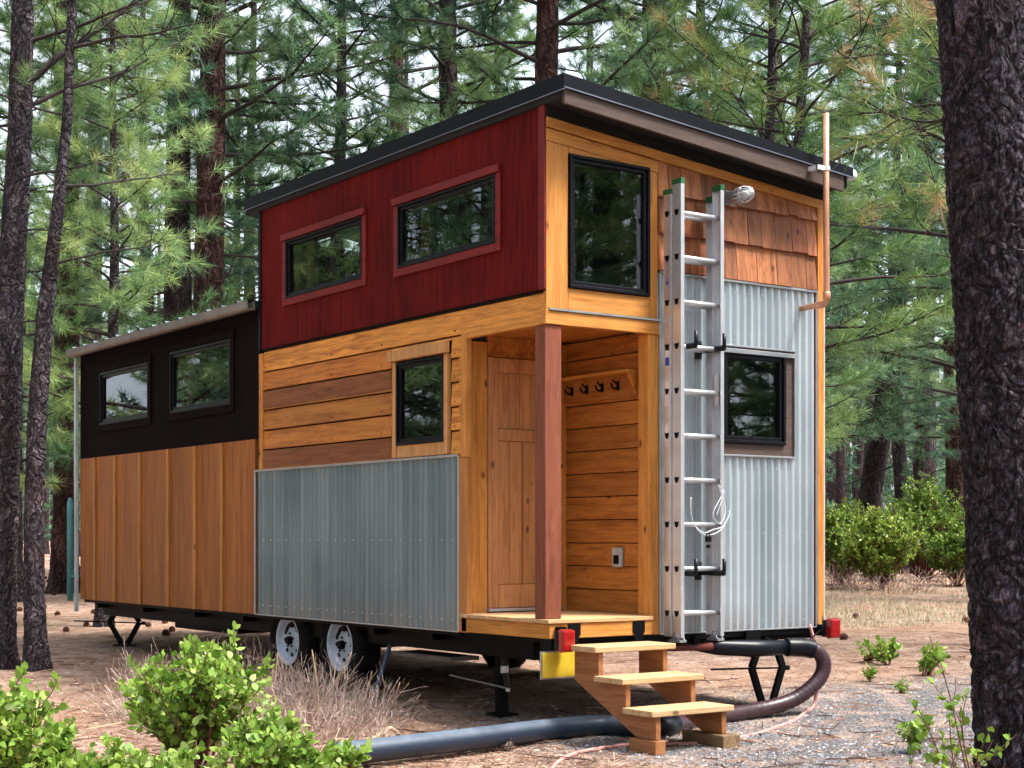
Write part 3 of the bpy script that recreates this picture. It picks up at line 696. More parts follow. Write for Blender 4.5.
# lights, plate
def taillight(x,y,z,sw):
    b=MB().box(x-.055,x+.045,y,y+.035,z-.06,z+.06).build('tail_light',M['black_plastic'],H,bevel=.006); b.location=[-a for a in H.location]
    sub(MB().hexa([(x-.05,y-.055,z-.065),(x+.045,y-.055,z-.065),(x+.05,y-.001,z-.072),(x-.055,y-.001,z-.072),(x-.05,y-.055,z+.068),(x+.045,y-.055,z+.068),(x+.05,y-.001,z+.075),(x-.055,y-.001,z+.075)]).build('lens',M['redlight'],b,bevel=.012))
taillight(.045,-.13,.575,1); taillight(2.43,-.12,.575,-1)
MB().box(.03,.09,-.095,-.053,.60,.66).build('light_bracket',M['chassis'],H); MB().box(2.40,2.44,-.085,.02,.52,.60).build('light_bracket',M['chassis'],H)
MB().tube([(1.85,.05,.55),(1.98,-.02,.49),(2.15,-.04,.465),(2.28,-.06,.50),(2.37,-.09,.57)],.006,6).build('light_cable',M['chassis'],H,smooth=True)
pb=MB().box(-.075,.22,-.065,-.06,.345,.50).build('number_plate',M['plate'],H,bevel=.008); pb.location=[-a for a in H.location]
sub(MB().box(-.085,.23,-.058,-.05,.335,.51).build('plate_frame',M['steel'],pb))
MB().box(.0,.03,-.05,.05,.51,.58).build('plate_bracket',M['chassis'],H); MB().box(.15,.18,-.05,.05,.51,.58).build('plate_bracket',M['chassis'],H)
# drain outlet under the end wall
MB().tube([(.80,.20,.50),(1.15,.10,.48),(1.42,.02,.48)],.028,10).build('axle_tube',plain('rusty_red_tube',(.12,.02,.015),.6),H,smooth=True)
MB().box(1.22,1.27,-.03,.03,.50,.56).build('ladder_bracket',M['chassis'],H,bevel=.01)
dr=MB().tube([(1.35,.15,.50),(1.50,.06,.47),(1.75,-.03,.455),(2.06,-.12,.455)],[.05,.055,.06,.05],14)
DR=dr.build('drain_outlet',M['black_plastic'],H,smooth=True)
MB().box(1.70,1.84,-.02,.12,.46,.58).build('drain_hanger',M['chassis'],H)
MB().tube([(-.075,8.26,.56),(-.075,8.26,1.60),(-.075,8.26,1.64)],[.03,.03,.015],12).box(-.07,.05,8.19,8.28,.8,.83).build('back_cylinder',M['teal'],H,smooth=True,label='teal cylinder strapped to the back corner')
# ladder hangers on the wall
for z in (2.47,.985):
    for x in (1.02,1.27):
        MB().tube([(x,.02,z),(x,-.26,z)],.02,10).tube([(x,-.255,z),(x,-.262,z+.02),(x,-.262,z+.095)],.013,8).box(x-.03,x+.03,-.012,.0,z-.05,z+.07).build('ladder_hanger',M['black_plastic'],H,smooth=True)
# ================================================================ THE LADDER
LD=empty('extension_ladder',(1.12,-.12,.565),'aluminium two-section extension ladder hanging upright against the corrugated end wall','ladder',absolute=True)
def rail(x0,x1,y0,y1,z0,z1,side):
    t=.005; m=MB()
    w0,w1=(x0,x0+t) if side<0 else (x1-t,x1)
    m.box(w0,w1,y0,y1,z0,z1).box(x0 if side>0 else w1,w0 if side>0 else x1,y0,y0+t,z0,z1).box(x0 if side>0 else w1,w0 if side>0 else x1,y1-t,y1,z0,z1)
    return m
secs=[(-.118,-.045,.57,3.50,.93,1.335),(-.212,-.128,.565,3.555,.935,1.315)]
for si,(y0,y1,z0,z1,xa,xb) in enumerate(secs):
    for sd_ in (-1,1):
        x0,x1=(xa,xa+.03) if sd_<0 else (xb-.03,xb)
        Rl=rail(x0,x1,y0,y1,z0,z1,sd_).build('rail',M['alu'],LD,bevel=.0015); Rl.location=[-a for a in LD.location]
        sub(MB().box(x0-.003,x1+.003,y0-.003,y1+.003,z1-.03,z1+.004).build('end_cap',M['green'],Rl,bevel=.002))
        if si==1:
            pass
    zz=.722
    k=0
    while zz<z1-.05:
        m=MB().tube([(xa+.001,(y0+y1)/2,zz),(xb-.001,(y0+y1)/2,zz)],.0165,12)
        Rg=m.build('rung',M['alu'],LD,smooth=True); Rg.location=[-a for a in LD.location]
        e=MB()
        for xx,s_ in ((xa,-1),(xb,1)):
            yc=(y0+y1)/2
            e.prism([(yc-.021,zz+.018),(yc+.021,zz+.018),(yc+.012,zz-.014),(yc,zz-.021),(yc-.012,zz-.014)],'x',min(xx,xx+s_*.004),max(xx,xx+s_*.004))
        sub(e.build('rung_end',M['chassis'],Rg)); zz+=.291
ft=[]
for x in (.955,1.29):
    MB().box(x-.03,x+.03,-.21,-.10,.535,.55).tube([(x-.032,-.16,.575),(x+.032,-.16,.575)],.014,8).prism([(-.20,.55),(-.12,.55),(-.15,.60),(-.17,.60)],'x',x-.026,x-.021).prism([(-.20,.55),(-.12,.55),(-.15,.60),(-.17,.60)],'x',x+.021,x+.026).build('ladder_foot',M['steel'],LD)
sk=MB(); xs_=.9285
sk.prism([(-.095,2.42),(-.055,2.42),(-.055,2.455),(-.095,2.455)],'x',xs_,xs_+.001)
MB().box(xs_,xs_+.0012,-.10,-.065,2.40,2.445).box(xs_,xs_+.0012,-.10,-.065,2.33,2.345).build('sticker',M['white'],LD)
MB().box(xs_,xs_+.0012,-.10,-.065,2.346,2.40).build('sticker',M['blue'],LD)
MB().box(xs_,xs_+.0012,-.10,-.065,2.446,2.475).build('sticker',M['green'],LD)
MB().prism([(-.095,3.035),(-.068,3.035),(-.081,3.07)],'x',xs_,xs_+.001).box(xs_,xs_+.001,-.084,-.079,3.0,3.03).box(xs_,xs_+.001,-.084,-.079,2.95,2.98).prism([(-.095,2.90),(-.068,2.90),(-.081,2.865)],'x',xs_,xs_+.001).box(xs_,xs_+.001,-.084,-.079,2.905,2.935).build('marking',M['blue'],LD)
MB().box(xs_,xs_+.001,-.105,-.06,2.08,2.25).box(xs_,xs_+.001,-.105,-.06,1.80,1.96).box(1.282,1.2835,-.19,-.15,2.09,2.30).build('sticker',plain('pale_label',(.75,.7,.7),.5),LD)
cb=MB()
pts=[(1.0,-.235,1.48),(1.0,-.24,1.36),(1.06,-.245,1.26),(1.15,-.25,1.235),(1.25,-.25,1.27),(1.33,-.24,1.36),(1.34,-.235,1.40)]
def smooth_pts(p,k=6):
    p=[Vector(q) for q in p]; out=[]
    for i in range(len(p)-1):
        a,b,c,d=p[max(i-1,0)],p[i],p[i+1],p[min(i+2,len(p)-1)]
        for j in range(k):
            t=j/k; out.append(.5*((2*b)+(c-a)*t+(2*a-5*b+4*c-d)*t*t+(3*b-a-3*c+d)*t**3))
    return out+[p[-1]]
cb.tube(smooth_pts(pts),.0032,6)
cb.tube(smooth_pts([(1.22,-.24,1.36),(1.27,-.245,1.50),(1.24,-.24,1.56),(1.30,-.24,1.40),(1.24,-.25,1.31),(1.18,-.25,1.37),(1.25,-.24,1.47),(1.29,-.24,1.53)]),.003,6)
cb.tube(smooth_pts([(1.02,-.24,1.30),(1.10,-.25,1.25),(1.18,-.25,1.27),(1.28,-.25,1.29)]),.003,6)
o=cb.build('security_cable',M['wire'],None,True); tag(o,'clear plastic coated cable looped loosely round a ladder rung','cable')
pd=MB().box(1.115,1.155,-.262,-.245,1.19,1.225).box(1.125,1.145,-.262,-.245,1.15,1.172).tube([(1.12,-.253,1.225),(1.12,-.253,1.245),(1.15,-.253,1.245),(1.15,-.253,1.225)],.004,6).build('padlock',M['chassis'],None,bevel=.003); tag(pd,'small black padlock hanging from the clear cable on the ladder','padlock')
# ================================================================ STAIRS
ST=empty('porch_steps',(.38,-.65,-.03),'three-tread timber steps in front of the porch deck','steps',absolute=True,rz=0)
GX=gz(.38,-1.2)
XL,XRt=.055,.705
# (front y, back y, top z)
tr=[(-.425,-.15,.552),(-.685,-.41,.377),(-.955,-.68,.208)]
for f,b,z in tr:
    MB().box(XL,XRt,f,b,z-.036,z).build('tread',M['tread'],ST,bevel=.005)
scw=MB()
for f,b,z in tr:
    for xx in (XL+.064,XRt-.066):
        for yy in (f+.06,b-.06): scw.lathe([(0,.0012),(.007,.0012),(.007,-.003)],'z',(xx,yy,z),8)
scw.build('tread_screws',M['chassis'],ST)
zb0=.035
prof=[(-.16,.514),(-.40,.514),(-.40,.340),(-.66,.340),(-.66,.171),(-.935,.171),(-.935,zb0),(-.76,zb0),(-.16,.335)]
for x in (XL+.045,XRt-.085):
    MB().prism(prof,'x',x,x+.038).build('stringer',M['stair'],ST,bevel=.004)
def block(x0,x1,y0,y1,z0,z1,label,mat):
    m=MB().box(-(x1-x0)/2,(x1-x0)/2,-(y1-y0)/2,(y1-y0)/2,0,z1-z0)
    o=m.build('wood_block',mat,None,bevel=.005); o.location=((x0+x1)/2,(y0+y1)/2,z0)
    return tag(o,label,'wood block','blocks under the steps')
block(.075,.155,-.96,-.72,-.06,.034,'wooden block on edge under the left side of the steps',M['stair'])
block(.58,.72,-.99,-.62,-.06,.034,'longer dark-sided timber block under the right side of the steps',wood('weathered_block',(.30,.19,.10),(.08,.05,.03),'y',.1,.3))
# ================================================================ JACKS
def scissor(x,y,z0,z1,w,label,rz=0.):
    r=empty('scissor_jack',(x,y,z0),label,'jack','scissor jacks holding up the house',rz=rz)
    h=z1-z0; m=h*.55
    for s_ in (-1,1):
        MB().bar((s_*.03,0,.02),(s_*w,0,m),.05,.03,(0,1,0)).build('arm',M['chassis'],r,bevel=.003)
        MB().bar((s_*w,0,m),(s_*.04,0,h-.03),.05,.03,(0,1,0)).build('arm',M['chassis'],r,bevel=.003)
    MB().box(-.11,.11,-.06,.06,0,.015).build('base_plate',M['chassis'],r,bevel=.003)
    MB().prism([(-.09,h),(.09,h),(.07,h-.09),(-.07,h-.09)],'y',-.035,.035).build('saddle',M['chassis'],r,bevel=.003)
    MB().tube([(-w-.38,0,m+.01),(w+.05,0,m-.012)],.007,6).lathe([(0,0),(.018,0),(.018,.04),(0,.04)],'x',(w+.02,0,m-.012),8).build('screw_rod',M['chassis'],r)
    return r
scissor(1.98,.06,gz(1.98,.06),.57,.15,'black scissor jack under the end wall beside the black drain pipe',rz=.0)
scissor(.32,7.75,gz(.32,7.75),.55,.16,'black scissor jack under the far left end of the low section',rz=-.7)
sj=empty('stabiliser_jack',(.33,.95,gz(.33,.95)),'black post jack with crank under the porch side','jack')
MB().tube([(0,0,.02),(0,0,.56)],.05,12).box(-.08,.08,-.08,.08,0,.02).build('post',M['chassis'],sj)
MB().tube([(-.12,-.16,.50),(-.10,-.20,.22)],.018,10).lathe([(0,0),(.024,0),(.024,.05),(0,.05)],'z',(-.11,-.185,.30),10).build('crank',M['black_plastic'],sj)
MB().lathe([(.026,0),(.027,0),(.027,.045),(.026,.045)],'z',(-.11,-.185,.315),12).tube([(-.10,.5,.25),(-.10,-.20,.21)],.007,6).lathe([(0,-.015),(.016,-.01),(.016,.01),(0,.015)],'z',(-.10,-.21,.20),10).build('pin',M['steel'],sj)
# ================================================================ HOSES
def g3(px,d,dz=0): x,y=at(px,d); return (x,y,gz(x,y)+dz)
hz=[(2.06,-.12,.455),(2.16,-.15,.45),(2.235,-.18,.42),(2.27,-.20,.35),(2.25,-.20,.26),(2.16,-.18,.17),(2.02,-.14,.09),(1.80,-.10,.045),(1.55,-.11,.03),(1.2,-.17,.02),(.95,-.25,.02),(.72,-.37,.02)]
hp=smooth_pts(hz,10)
# ribbed: radius ripples along the length
rad=[.052+.003*math.sin(i*2.6) for i in range(len(hp))]
o=MB().tube(hp,rad,16).build('sewer_hose',M['hose'],None,True); tag(o,'purplish brown flexible hose curving down from the drain outlet to the gravel','hose')
cf=[]
sh=smooth_pts([(2.0,-.105,.458),(2.08,-.13,.456),(2.14,-.145,.452),(2.2,-.168,.438)],8)
o=MB().tube(sh,[.062+.005*(i%2) for i in range(len(sh))],16).build('hose_coupling',M['black_plastic'],None,True); tag(o,'black ribbed coupling between drain outlet and brown hose','coupling')
p0=g3(600,10.0,.055);p1=g3(440,9.55,.05);p2=g3(345,9.25,.045)
o=MB().tube([(.76,-.345,.025),(.62,-.42,.025),(.52,-.40,.025)],[.062,.066,.06],16).build('hose_coupling',M['black_plastic'],None,True); tag(o,'black pipe coupling on the ground behind the lowest step','coupling')
gp_=smooth_pts([(.54,-.405,.025),(.42,-.28,.03),(.30,-.14,.035),(-.125,-.14,.035),(-.65,-.235,.035),(-1.134,-.33,.04),(-1.75,-.42,.04)],8)
o=MB().tube(gp_,.066,18).build('drain_pipe',M['greypipe'],None,True); tag(o,'dusty blue grey plastic pipe lying on the ground left of the steps','pipe')
pk=smooth_pts([(2.34,.0,.60),(2.36,-.05,.40),(2.36,-.06,.2),(2.33,-.05,.03),(2.15,-.14,.0),(1.815,-.35,-.02),(1.17,-.66,-.03),(.758,-.75,-.035),(.462,-.73,-.035),(.264,-.60,-.035),(-.048,-.60,-.035),(-.355,-.707,-.04),(-.754,-1.066,-.045),(-1.1,-1.6,-.05)],8)
o=MB().tube(pk,.0125,8).build('water_hose',M['pinkhose'],None,True); tag(o,'thin pink hose snaking across the gravel under the steps','hose')
cbp=smooth_pts([g3(390,11.6,.42),g3(384,11.5,.28),g3(374,11.3,.1),g3(366,11.1,.02),g3(380,11.0,.015),g3(392,10.8,.015)],6)
o=MB().tube(cbp,.016,6).build('strap',M['strap'],None,True); tag(o,'dark blue strap hanging from the chassis to the ground right of the wheels','strap')
x,y=.9,8.75
# ---- chunk of split log, bright bit, pine cones
def rock(seed,r,sc=(1,1,1),amp=.35,n=10):
    m=MB(); vs=[];fs=[]
    for i in range(n+1):
        th=math.pi*i/n
        for k in range(2*n):
            ph=math.pi*k/n; p=Vector((math.sin(th)*math.cos(ph),math.sin(th)*math.sin(ph),math.cos(th)))
            q=p*(r*(1+amp*noise.noise(p*1.6+Vector((seed,0,0)))))
            vs.append((q.x*sc[0],q.y*sc[1],q.z*sc[2]))
    for i in range(n):
        for k in range(2*n): fs.append((i*2*n+k,i*2*n+(k+1)%(2*n),(i+1)*2*n+(k+1)%(2*n),(i+1)*2*n+k))
    return m.add(vs,fs)
x,y=at(478,8.15)
o=MB().hexa([(-.11,-.05,-.02),(.14,-.07,-.02),(.15,.05,-.02),(-.12,.045,-.02),(-.13,-.03,.075),(.10,-.05,.015),(.12,.03,.02),(-.12,.03,.085)]).build('split_log',M['deadwood'],None,bevel=.012)
o.location=(x,y,gz(x,y)); o.rotation_euler=(0,0,-.9); tag(o,'chunk of pale split wood on the ground in front of the grey pipe','log')
x,y=at(64,8.5)
o=rock(5,.035,(1,.8,.8)).build('mushroom',plain('yellow_orange',(.75,.42,.06),.6),None,True); o.location=(x,y,gz(x,y)+.02); tag(o,'small yellow orange lump on the ground among the green shrubs','mushroom')
def cone_mesh():
    m=MB(); m.lathe([(0,-.045),(.028,-.03),(.034,0),(.022,.03),(0,.05)],'z',(0,0,0),10)
    for i in range(46):
        t=i/46; a=i*2.4; z=-.04+.085*t; r=.03*math.sin(math.pi*min(.97,t*.8+.15))+.006
        d=Vector((math.cos(a),math.sin(a),.15)).normalized(); c=Vector((0,0,z))+d*r; u=Vector((-math.sin(a),math.cos(a),0))*.011
        m.add([c-u,c+u,c+d*.02+Vector((0,0,.004)),c+Vector((0,0,.008))],[(0,1,2),(1,3,2),(3,0,2),(0,3,1)])
    me=bpy.data.meshes.new('pine_cone'); me.from_pydata(m.v,[],m.f); return me
CM=cone_mesh(); CM.materials.append(M['cone']); CG=CM.copy(); CG.materials.clear(); CG.materials.append(M['cone_grey'])
def cone(px,py,dz,label,me=CM,sc=1.,group='pine cones on the forest floor'):
    # solve depth of the ground in that direction
    d=8.
    for _ in range(40):
        x,y=at(px,d); d=FPX*(CAM[2]-gz(x,y)-.02)/max(4,(py-538.85)); d=min(max(d,5),60)
    x,y=at(px,d); o=bpy.data.objects.new('pine_cone',me); COL.objects.link(o); o.location=(x,y,gz(x,y)+.03*sc); o.scale=(sc,)*3
    o.rotation_euler=(rng.uniform(0,6),rng.uniform(.8,1.8),rng.uniform(0,6)); tag(o,label,'pine cone',group); return o
cone(505,747,0,'greyish pine cone lying in front of the blue grey pipe',CG,1.1)
far=[(54,594),(44,607),(66,630),(57,614),(43,620),(20,610),(38,598),(94,612),(86,625),(48,580),(52,583),(45,578),(100,590),(30,628),(165,622),(158,618),(172,630),(148,625),(276,611),(266,615),(282,606),(292,622)]
for a,b in far: cone(a,b,0,'dark brown pine cone scattered on the pale needle floor beyond the house',CM,.8)
cone(166,634,0,'large reddish pine cone behind the tall green shrub',CM,1.1)
for a,b,l in ((855,617,'dark pine cone on the clearing floor just right of the tail light'),(966,621,'reddish pine cone lying beside the large foreground trunk'),(843,638,'brown pine cone lying right of the brown hose'),(868,660,'flat brown cone right of the hose bend')): cone(a,b,0,l,CM,1.)
# ================================================================ VEGETATION
def bez(p0,d0,L,droop,up,n=7,wob=.12):
    """curved limb as numpy points"""
    pts=[np.array(p0,float)]; d=np.array(d0,float); d/=np.linalg.norm(d); st=L/n
    for i in range(n):
        t=i/n; d=d+np.array([rng.normal(0,wob),rng.normal(0,wob),rng.normal(0,wob*.7)-droop*(1-t)+up*t]); d/=np.linalg.norm(d)
        pts.append(pts[-1]+d*st)
    return np.array(pts)
def tufts(P,D,N,L,W,tint,spread=1.0):
    """needle bursts: P,D (m,3)"""
    m=len(P); P=np.repeat(P,N,0); D=np.repeat(D,N,0); tt=np.repeat(tint,N)
    k=m*N; r=unit(rng.normal(size=(k,3)))
    d=unit(D*rng.uniform(.35,1.3,(k,1))+r*spread)
    base=P-D*rng.uniform(0,.10,(k,1))+r*.008
    ln=L*rng.uniform(.7,1.15,(k,1))
    tip=base+d*ln; tip[:,2]-=(ln[:,0]**2)*.45*rng.uniform(.2,1.2,k)
    side=unit(np.cross(d,rng.normal(size=(k,3))))*W*.5
    mid=(base+tip)/2+np.array([0,0,1])*(ln*.05)
    V=np.empty((k,3,3)); V[:,0]=base-side; V[:,1]=base+side; V[:,2]=tip
    return V.reshape(-1,3), np.clip(tt,0,1)
def make_pine(name,H,r,z0,nb,Lb,seed,barkm,needm,N=26,L=.19,Wn=.006,twigs=11,up=.12,elev=.15,dead=6,bend=0,tintb=.45,shape='cone',ntuft=2,trunk_seg=14,label='x',tdev=.16,prof=None):
    global rng
    rng=np.random.default_rng(seed)
    root=empty(name,(0,0,0),label,'tree')
    n=26; tp=[]; 
    for i in range(n):
        t=i/(n-1); tp.append(np.array([bend*math.sin(t*2.6)+.04*math.sin(t*9+seed),bend*.4*math.sin(t*3.7+1)+.04*math.cos(t*8+seed),H*t]))
    tp=np.array(tp)
    def tr(z): 
        i=min(max(z/H,0),.999)*(n-1); a=int(i); f=i-a; return tp[a]*(1-f)+tp[a+1]*f
    rad=lambda z: r*(1-.82*(z/H))*(1+.55*math.exp(-z/.25))
    # finely ringed, lumpy trunk
    nr=70; vs=[];fs=[]
    for i in range(nr):
        z=H*(i/(nr-1))**1.15; c=tr(z); R_=rad(z)
        for k in range(trunk_seg):
            a=2*math.pi*k/trunk_seg; q=Vector((math.cos(a)*2,math.sin(a)*2,z*.8+seed))
            rr=R_*(1+.10*noise.noise(q)+.07*noise.noise(q*3)); vs.append((c[0]+rr*math.cos(a),c[1]+rr*math.sin(a),z-.12 if i==0 else z))
    for i in range(nr-1):
        for k in range(trunk_seg):
            a=i*trunk_seg+k;b=i*trunk_seg+(k+1)%trunk_seg; fs.append((a,b,b+trunk_seg,a+trunk_seg))
    MB().add(vs,fs).build('trunk',barkm,root,True)
    br=MB(); P=[];D=[];T=[]
    for b in range(nb+dead):
        isdead=b>=nb
        t=(b+rng.uniform(0,.8))/nb if not isdead else 0
        z=z0+(H*.97-z0)*t if not isdead else rng.uniform(max(.8,z0*.35),z0+.5)
        az=b*2.399+rng.uniform(-.5,.5)
        if shape=='cone': lb=Lb*(1-.80*t)*rng.uniform(.65,1.15)
        else: lb=Lb*(math.sin(math.pi*(.18+.75*t)))*rng.uniform(.6,1.15)
        if isdead: lb=rng.uniform(.3,1.5)
        e=elev+.5*t if not isdead else rng.uniform(-.4,.3)
        d=(math.cos(az)*math.cos(e),math.sin(az)*math.cos(e),math.sin(e))
        pts=bez(tr(z),d,lb,.06,up,7,.11)
        rb=min(rad(z)*.38,.010+.0085*lb); br.tube(pts,[rb*(1-.8*i/7) for i in range(8)],5,False)
        tb=tintb+rng.normal(0,tdev)
        nt=int(twigs*max(.4,lb/Lb)) if not isdead else 3
        for k in range(nt):
            u=.28+.72*(k+rng.uniform(0,1))/nt; i=min(u*7,6.999); a=int(i); p=pts[a]*(1-(i-a))+pts[a+1]*(i-a)
            ax=unit(pts[a+1]-pts[a]); s=unit(np.cross(ax,[0,0,1.]))*(1 if k%2 else -1)
            td=ax*rng.uniform(.5,1.)+s*rng.uniform(.4,1.1)+np.array([0,0,rng.uniform(-.1,.45)])
            tl=rng.uniform(.22,.60)*(1.15-.5*u)*min(1,lb/1.2)*(1.3 if not isdead else .8)
            q=bez(p,td,tl,.05,.25,3,.16); br.tube(q,[rb*.33,rb*.27,rb*.2,rb*.13],3,False)
            if isdead: continue
            for w in range(ntuft):
                j=3 if w==0 else (2 if w==1 else 1)
                P.append(q[j]+rng.normal(0,.015,3)); D.append(unit(q[j]-q[j-1])*1.0); T.append(tb+rng.normal(0,.09)-(.1 if w else 0))
        if not isdead: P.append(pts[-1]);D.append(unit(pts[-1]-pts[-2]));T.append(tb+.08)
    br.build('branches',M['twig'],root,True)
    V,tt=tufts(np.array(P),np.array(D),N,L,Wn,np.array(T),.95)
    me=npmesh('crown',V,3,tt); link('crown',me,needm,root)
    return root
def place_px(o,px,d,rz=0,sc=1,dz=0):
    x,y=at(px,d); o.location=(x,y,gz(x,y)+dz-.03); o.rotation_euler=(0,0,rz); o.scale=(sc,)*3
protos={}
def proto(key,**k):
    o=make_pine('pine_tree',**k); protos[key]=(o,kids(o),[True]); return o
NB_,NBL,ND=M['needle_bright'],M['needle_blue'],M['needle_dry']
proto('young',H=10.5,r=.11,z0=1.9,nb=70,Lb=2.3,seed=11,barkm=M['bark_grey'],needm=NB_,N=36,L=.20,Wn=.008,ntuft=3,twigs=12,dead=7,bend=.10,tintb=.50)
proto('young2',H=12.5,r=.15,z0=2.6,nb=74,Lb=2.7,seed=23,barkm=M['bark_grey'],needm=NBL,N=32,L=.19,Wn=.010,ntuft=3,twigs=11,dead=9,bend=.2,tintb=.5)
proto('tall',H=20,r=.27,z0=4.6,nb=80,Lb=3.9,seed=31,barkm=M['bark_red'],needm=NBL,N=34,L=.21,Wn=.014,ntuft=3,twigs=13,dead=14,bend=.12,tintb=.45,shape='round')
proto('tall2',H=22,r=.30,z0=6.5,nb=74,Lb=4.2,seed=37,barkm=M['bark_far'],needm=NB_,N=34,L=.21,Wn=.014,ntuft=3,twigs=13,dead=16,bend=.15,tintb=.38,shape='round')
proto('dryish',H=9,r=.09,z0=3.0,nb=56,Lb=2.15,seed=41,barkm=M['bark_grey'],needm=ND,N=44,L=.17,Wn=.007,twigs=9,dead=5,bend=.15,tintb=.56,tdev=.16)
proto('far',H=19,r=.24,z0=5.0,nb=46,Lb=3.4,seed=53,barkm=M['bark_far'],needm=NBL,N=14,L=.28,Wn=.030,twigs=10,dead=8,bend=.1,tintb=.36,shape='round',trunk_seg=8)
proto('farlow',H=11,r=.12,z0=1.2,nb=50,Lb=2.6,seed=59,barkm=M['bark_far'],needm=NBL,N=14,L=.28,Wn=.030,twigs=10,dead=0,bend=.1,tintb=.42,trunk_seg=8)
def pine(key,px,d,rz,sc,label,group=None,xy=None,dz=0,tilt=(0,0)):
    o,ch,fresh=protos[key]
    if fresh[0]: fresh[0]=False; o['label']=label; r=o; r.rotation_euler=(tilt[0],tilt[1],rz); r.scale=(sc,)*3
    else: r=copy_tree(o,ch,(0,0,0),rz,label,sc,None,tilt)
    if 'group' in r: del r['group']
    if group: r['group']=group
    x,y=xy if xy else at(px,d); r.location=(x,y,gz(x,y)+dz-.04); return r
# --- individually built foreground trunks
def big_trunk(name,path,radii,barkm,label,seg=64,rings=260,amp=.12,seed=0,branches=(),root=1.,ntint=.5,needm=None):
    base=path[0]; r=empty(name,base,label,'tree')
    P=[Vector(p)-Vector(base) for p in path]; n=len(P)
    def ev(t):
        i=min(t*(n-1),n-1.0001); a=int(i); f=i-a; f=f*f*(3-2*f)
        return P[a].lerp(P[a+1],i-a), radii[a]*(1-(i-a))+radii[a+1]*(i-a)
    vs=[];fs=[]
    for i in range(rings):
        c,R_=ev(i/(rings-1)); z=c.z
        R_*=1+.35*root*math.exp(-max(z,0)/.12)
        for k in range(seg):
            a=2*math.pi*k/seg; q=Vector((math.cos(a)*R_,math.sin(a)*R_,z+seed))
            dp=noise.noise(Vector((q.x*7,q.y*7,q.z*3)))*.5
            v=noise.voronoi(Vector((q.x*25,q.y*25,q.z*10)))[0]; e=min(v[1]-v[0],.35)/.35
            fl=.35*math.sin(a*5+seed)*math.exp(-max(z,0)/.2)*root
            rr=R_*(1+amp*(.6*dp+.55*(e-.6)+.35*noise.noise(q*40))+.15*fl); vs.append((c.x+rr*math.cos(a),c.y+rr*math.sin(a),z-(.15 if i==0 else 0)))
    for i in range(rings-1):
        for k in range(seg):
            a=i*seg+k;b=i*seg+(k+1)%seg; fs.append((a,b,b+seg,a+seg))
    MB().add(vs,fs).build('trunk',barkm,r,True)
    if branches:
        bm=MB();PP=[];DD=[];TT=[]
        for (z,d,L_,rb,tuft,droop,up) in branches:
            best=min(range(200),key=lambda j:abs(ev(j/199)[0].z-z)); c,_=ev(best/199)
            pts=bez(tuple(c),d,L_,droop,up,9,.13); bm.tube(pts,[rb*(1-.8*j/9) for j in range(10)],7,False)
            for k in range(int(3+L_*7)):
                u=.2+.8*rng.uniform(); i=min(u*9,8.999); a=int(i); p=pts[a]*(1-(i-a))+pts[a+1]*(i-a)
                ax=unit(pts[a+1]-pts[a]); td=ax*.7+unit(rng.normal(size=3))*.8+np.array([0,0,.2])
                q=bez(p,td,rng.uniform(.25,.8),.08,.28,5,.17); bm.tube(q,[rb*.28,rb*.24,rb*.2,rb*.16,rb*.12,rb*.08],4,False)
                if rng.uniform()<tuft:
                    PP.append(q[-1]);DD.append(unit(q[-1]-q[-2]));TT.append(ntint+rng.normal(0,.15))
                    if rng.uniform()<.5: PP.append(q[-2]);DD.append(unit(q[-1]-q[-2]));TT.append(ntint+rng.normal(0,.15))
        bm.build('branches',M['twig'],r,True)
        if PP:
            V,tt=tufts(np.array(PP),np.array(DD),46,.17,.005,np.array(TT),1.0)
            link('crown',npmesh('crown',V,3,tt),needm or NB_,r)
    return r
def P3(px,d,h): x,y=at(px,d); return (x,y,h)
def gP(px,d): x,y=at(px,d); return (x,y,gz(x,y))
Rt=(RX,RY)
rng=np.random.default_rng(5)
# right foreground trunk: 84 px wide at 6.2 m
d=6.2; k=d/FPX
big_trunk('pine_tree',[gP(1027,d),P3(1021,d,.4),P3(1009,d,1.4),P3(994,d,2.4),P3(979,d,3.4),P3(965,d,4.6),P3(955,d,6)],[46*k,45*k,43.5*k,42.5*k,42*k,41*k,38*k],M['bark_dark'],
  'massive near pine trunk with dark plated bark at the right edge',seg=120,rings=520,amp=.13,seed=3,
  branches=[(3.05,(-RX*.25+FX*1.0,-RY*.25+FY*1.0,-.02),.6,.013,.9,.02,.25),(3.5,(-RX*.3+FX*.9,-RY*.3+FY*.9,.1),.5,.012,.9,.02,.25)],needm=ND,ntint=.55)
# left pair
d=14.2;k=d/FPX
big_trunk('pine_tree',[gP(-1,d),P3(2,d,1.3),P3(6,d,2.4),P3(10,d,3.25),P3(15,d,4.1),P3(20,d,4.8),P3(23,d,6.1),P3(25,d,8)],[16*k,15.5*k,15*k,13.5*k,12.5*k,12*k,10.5*k,9*k],M['bark_grey'],
  'straight purplish grey pine trunk, leftmost tree in the picture',seg=44,rings=300,amp=.12,seed=9,
  branches=[(5.2,(RX,RY,1.0),1.6,.035,.75,-.02,.15),(5.0,(RX*.9+FX*.2,RY*.9+FY*.2,.35),1.7,.022,.6,-.02,-.1),(5.6,(RX,RY,.25),1.6,.02,.7,.05,.1),(4.4,(RX*.8-FX*.5,RY*.8-FY*.5,.1),1.1,.014,.6,.05,.1),(4.9,(-RX,-RY,.0),1.,.015,.8,.05,.1),(3.9,(RX*.6-FX*.7,RY*.6-FY*.7,.0),.8,.012,.4,.05,.1),(6.1,(-RX*.2+FX,-RY*.2+FY,.3),1.6,.02,.8,.05,.1)],ntint=.62)
d=14.0;k=d/FPX
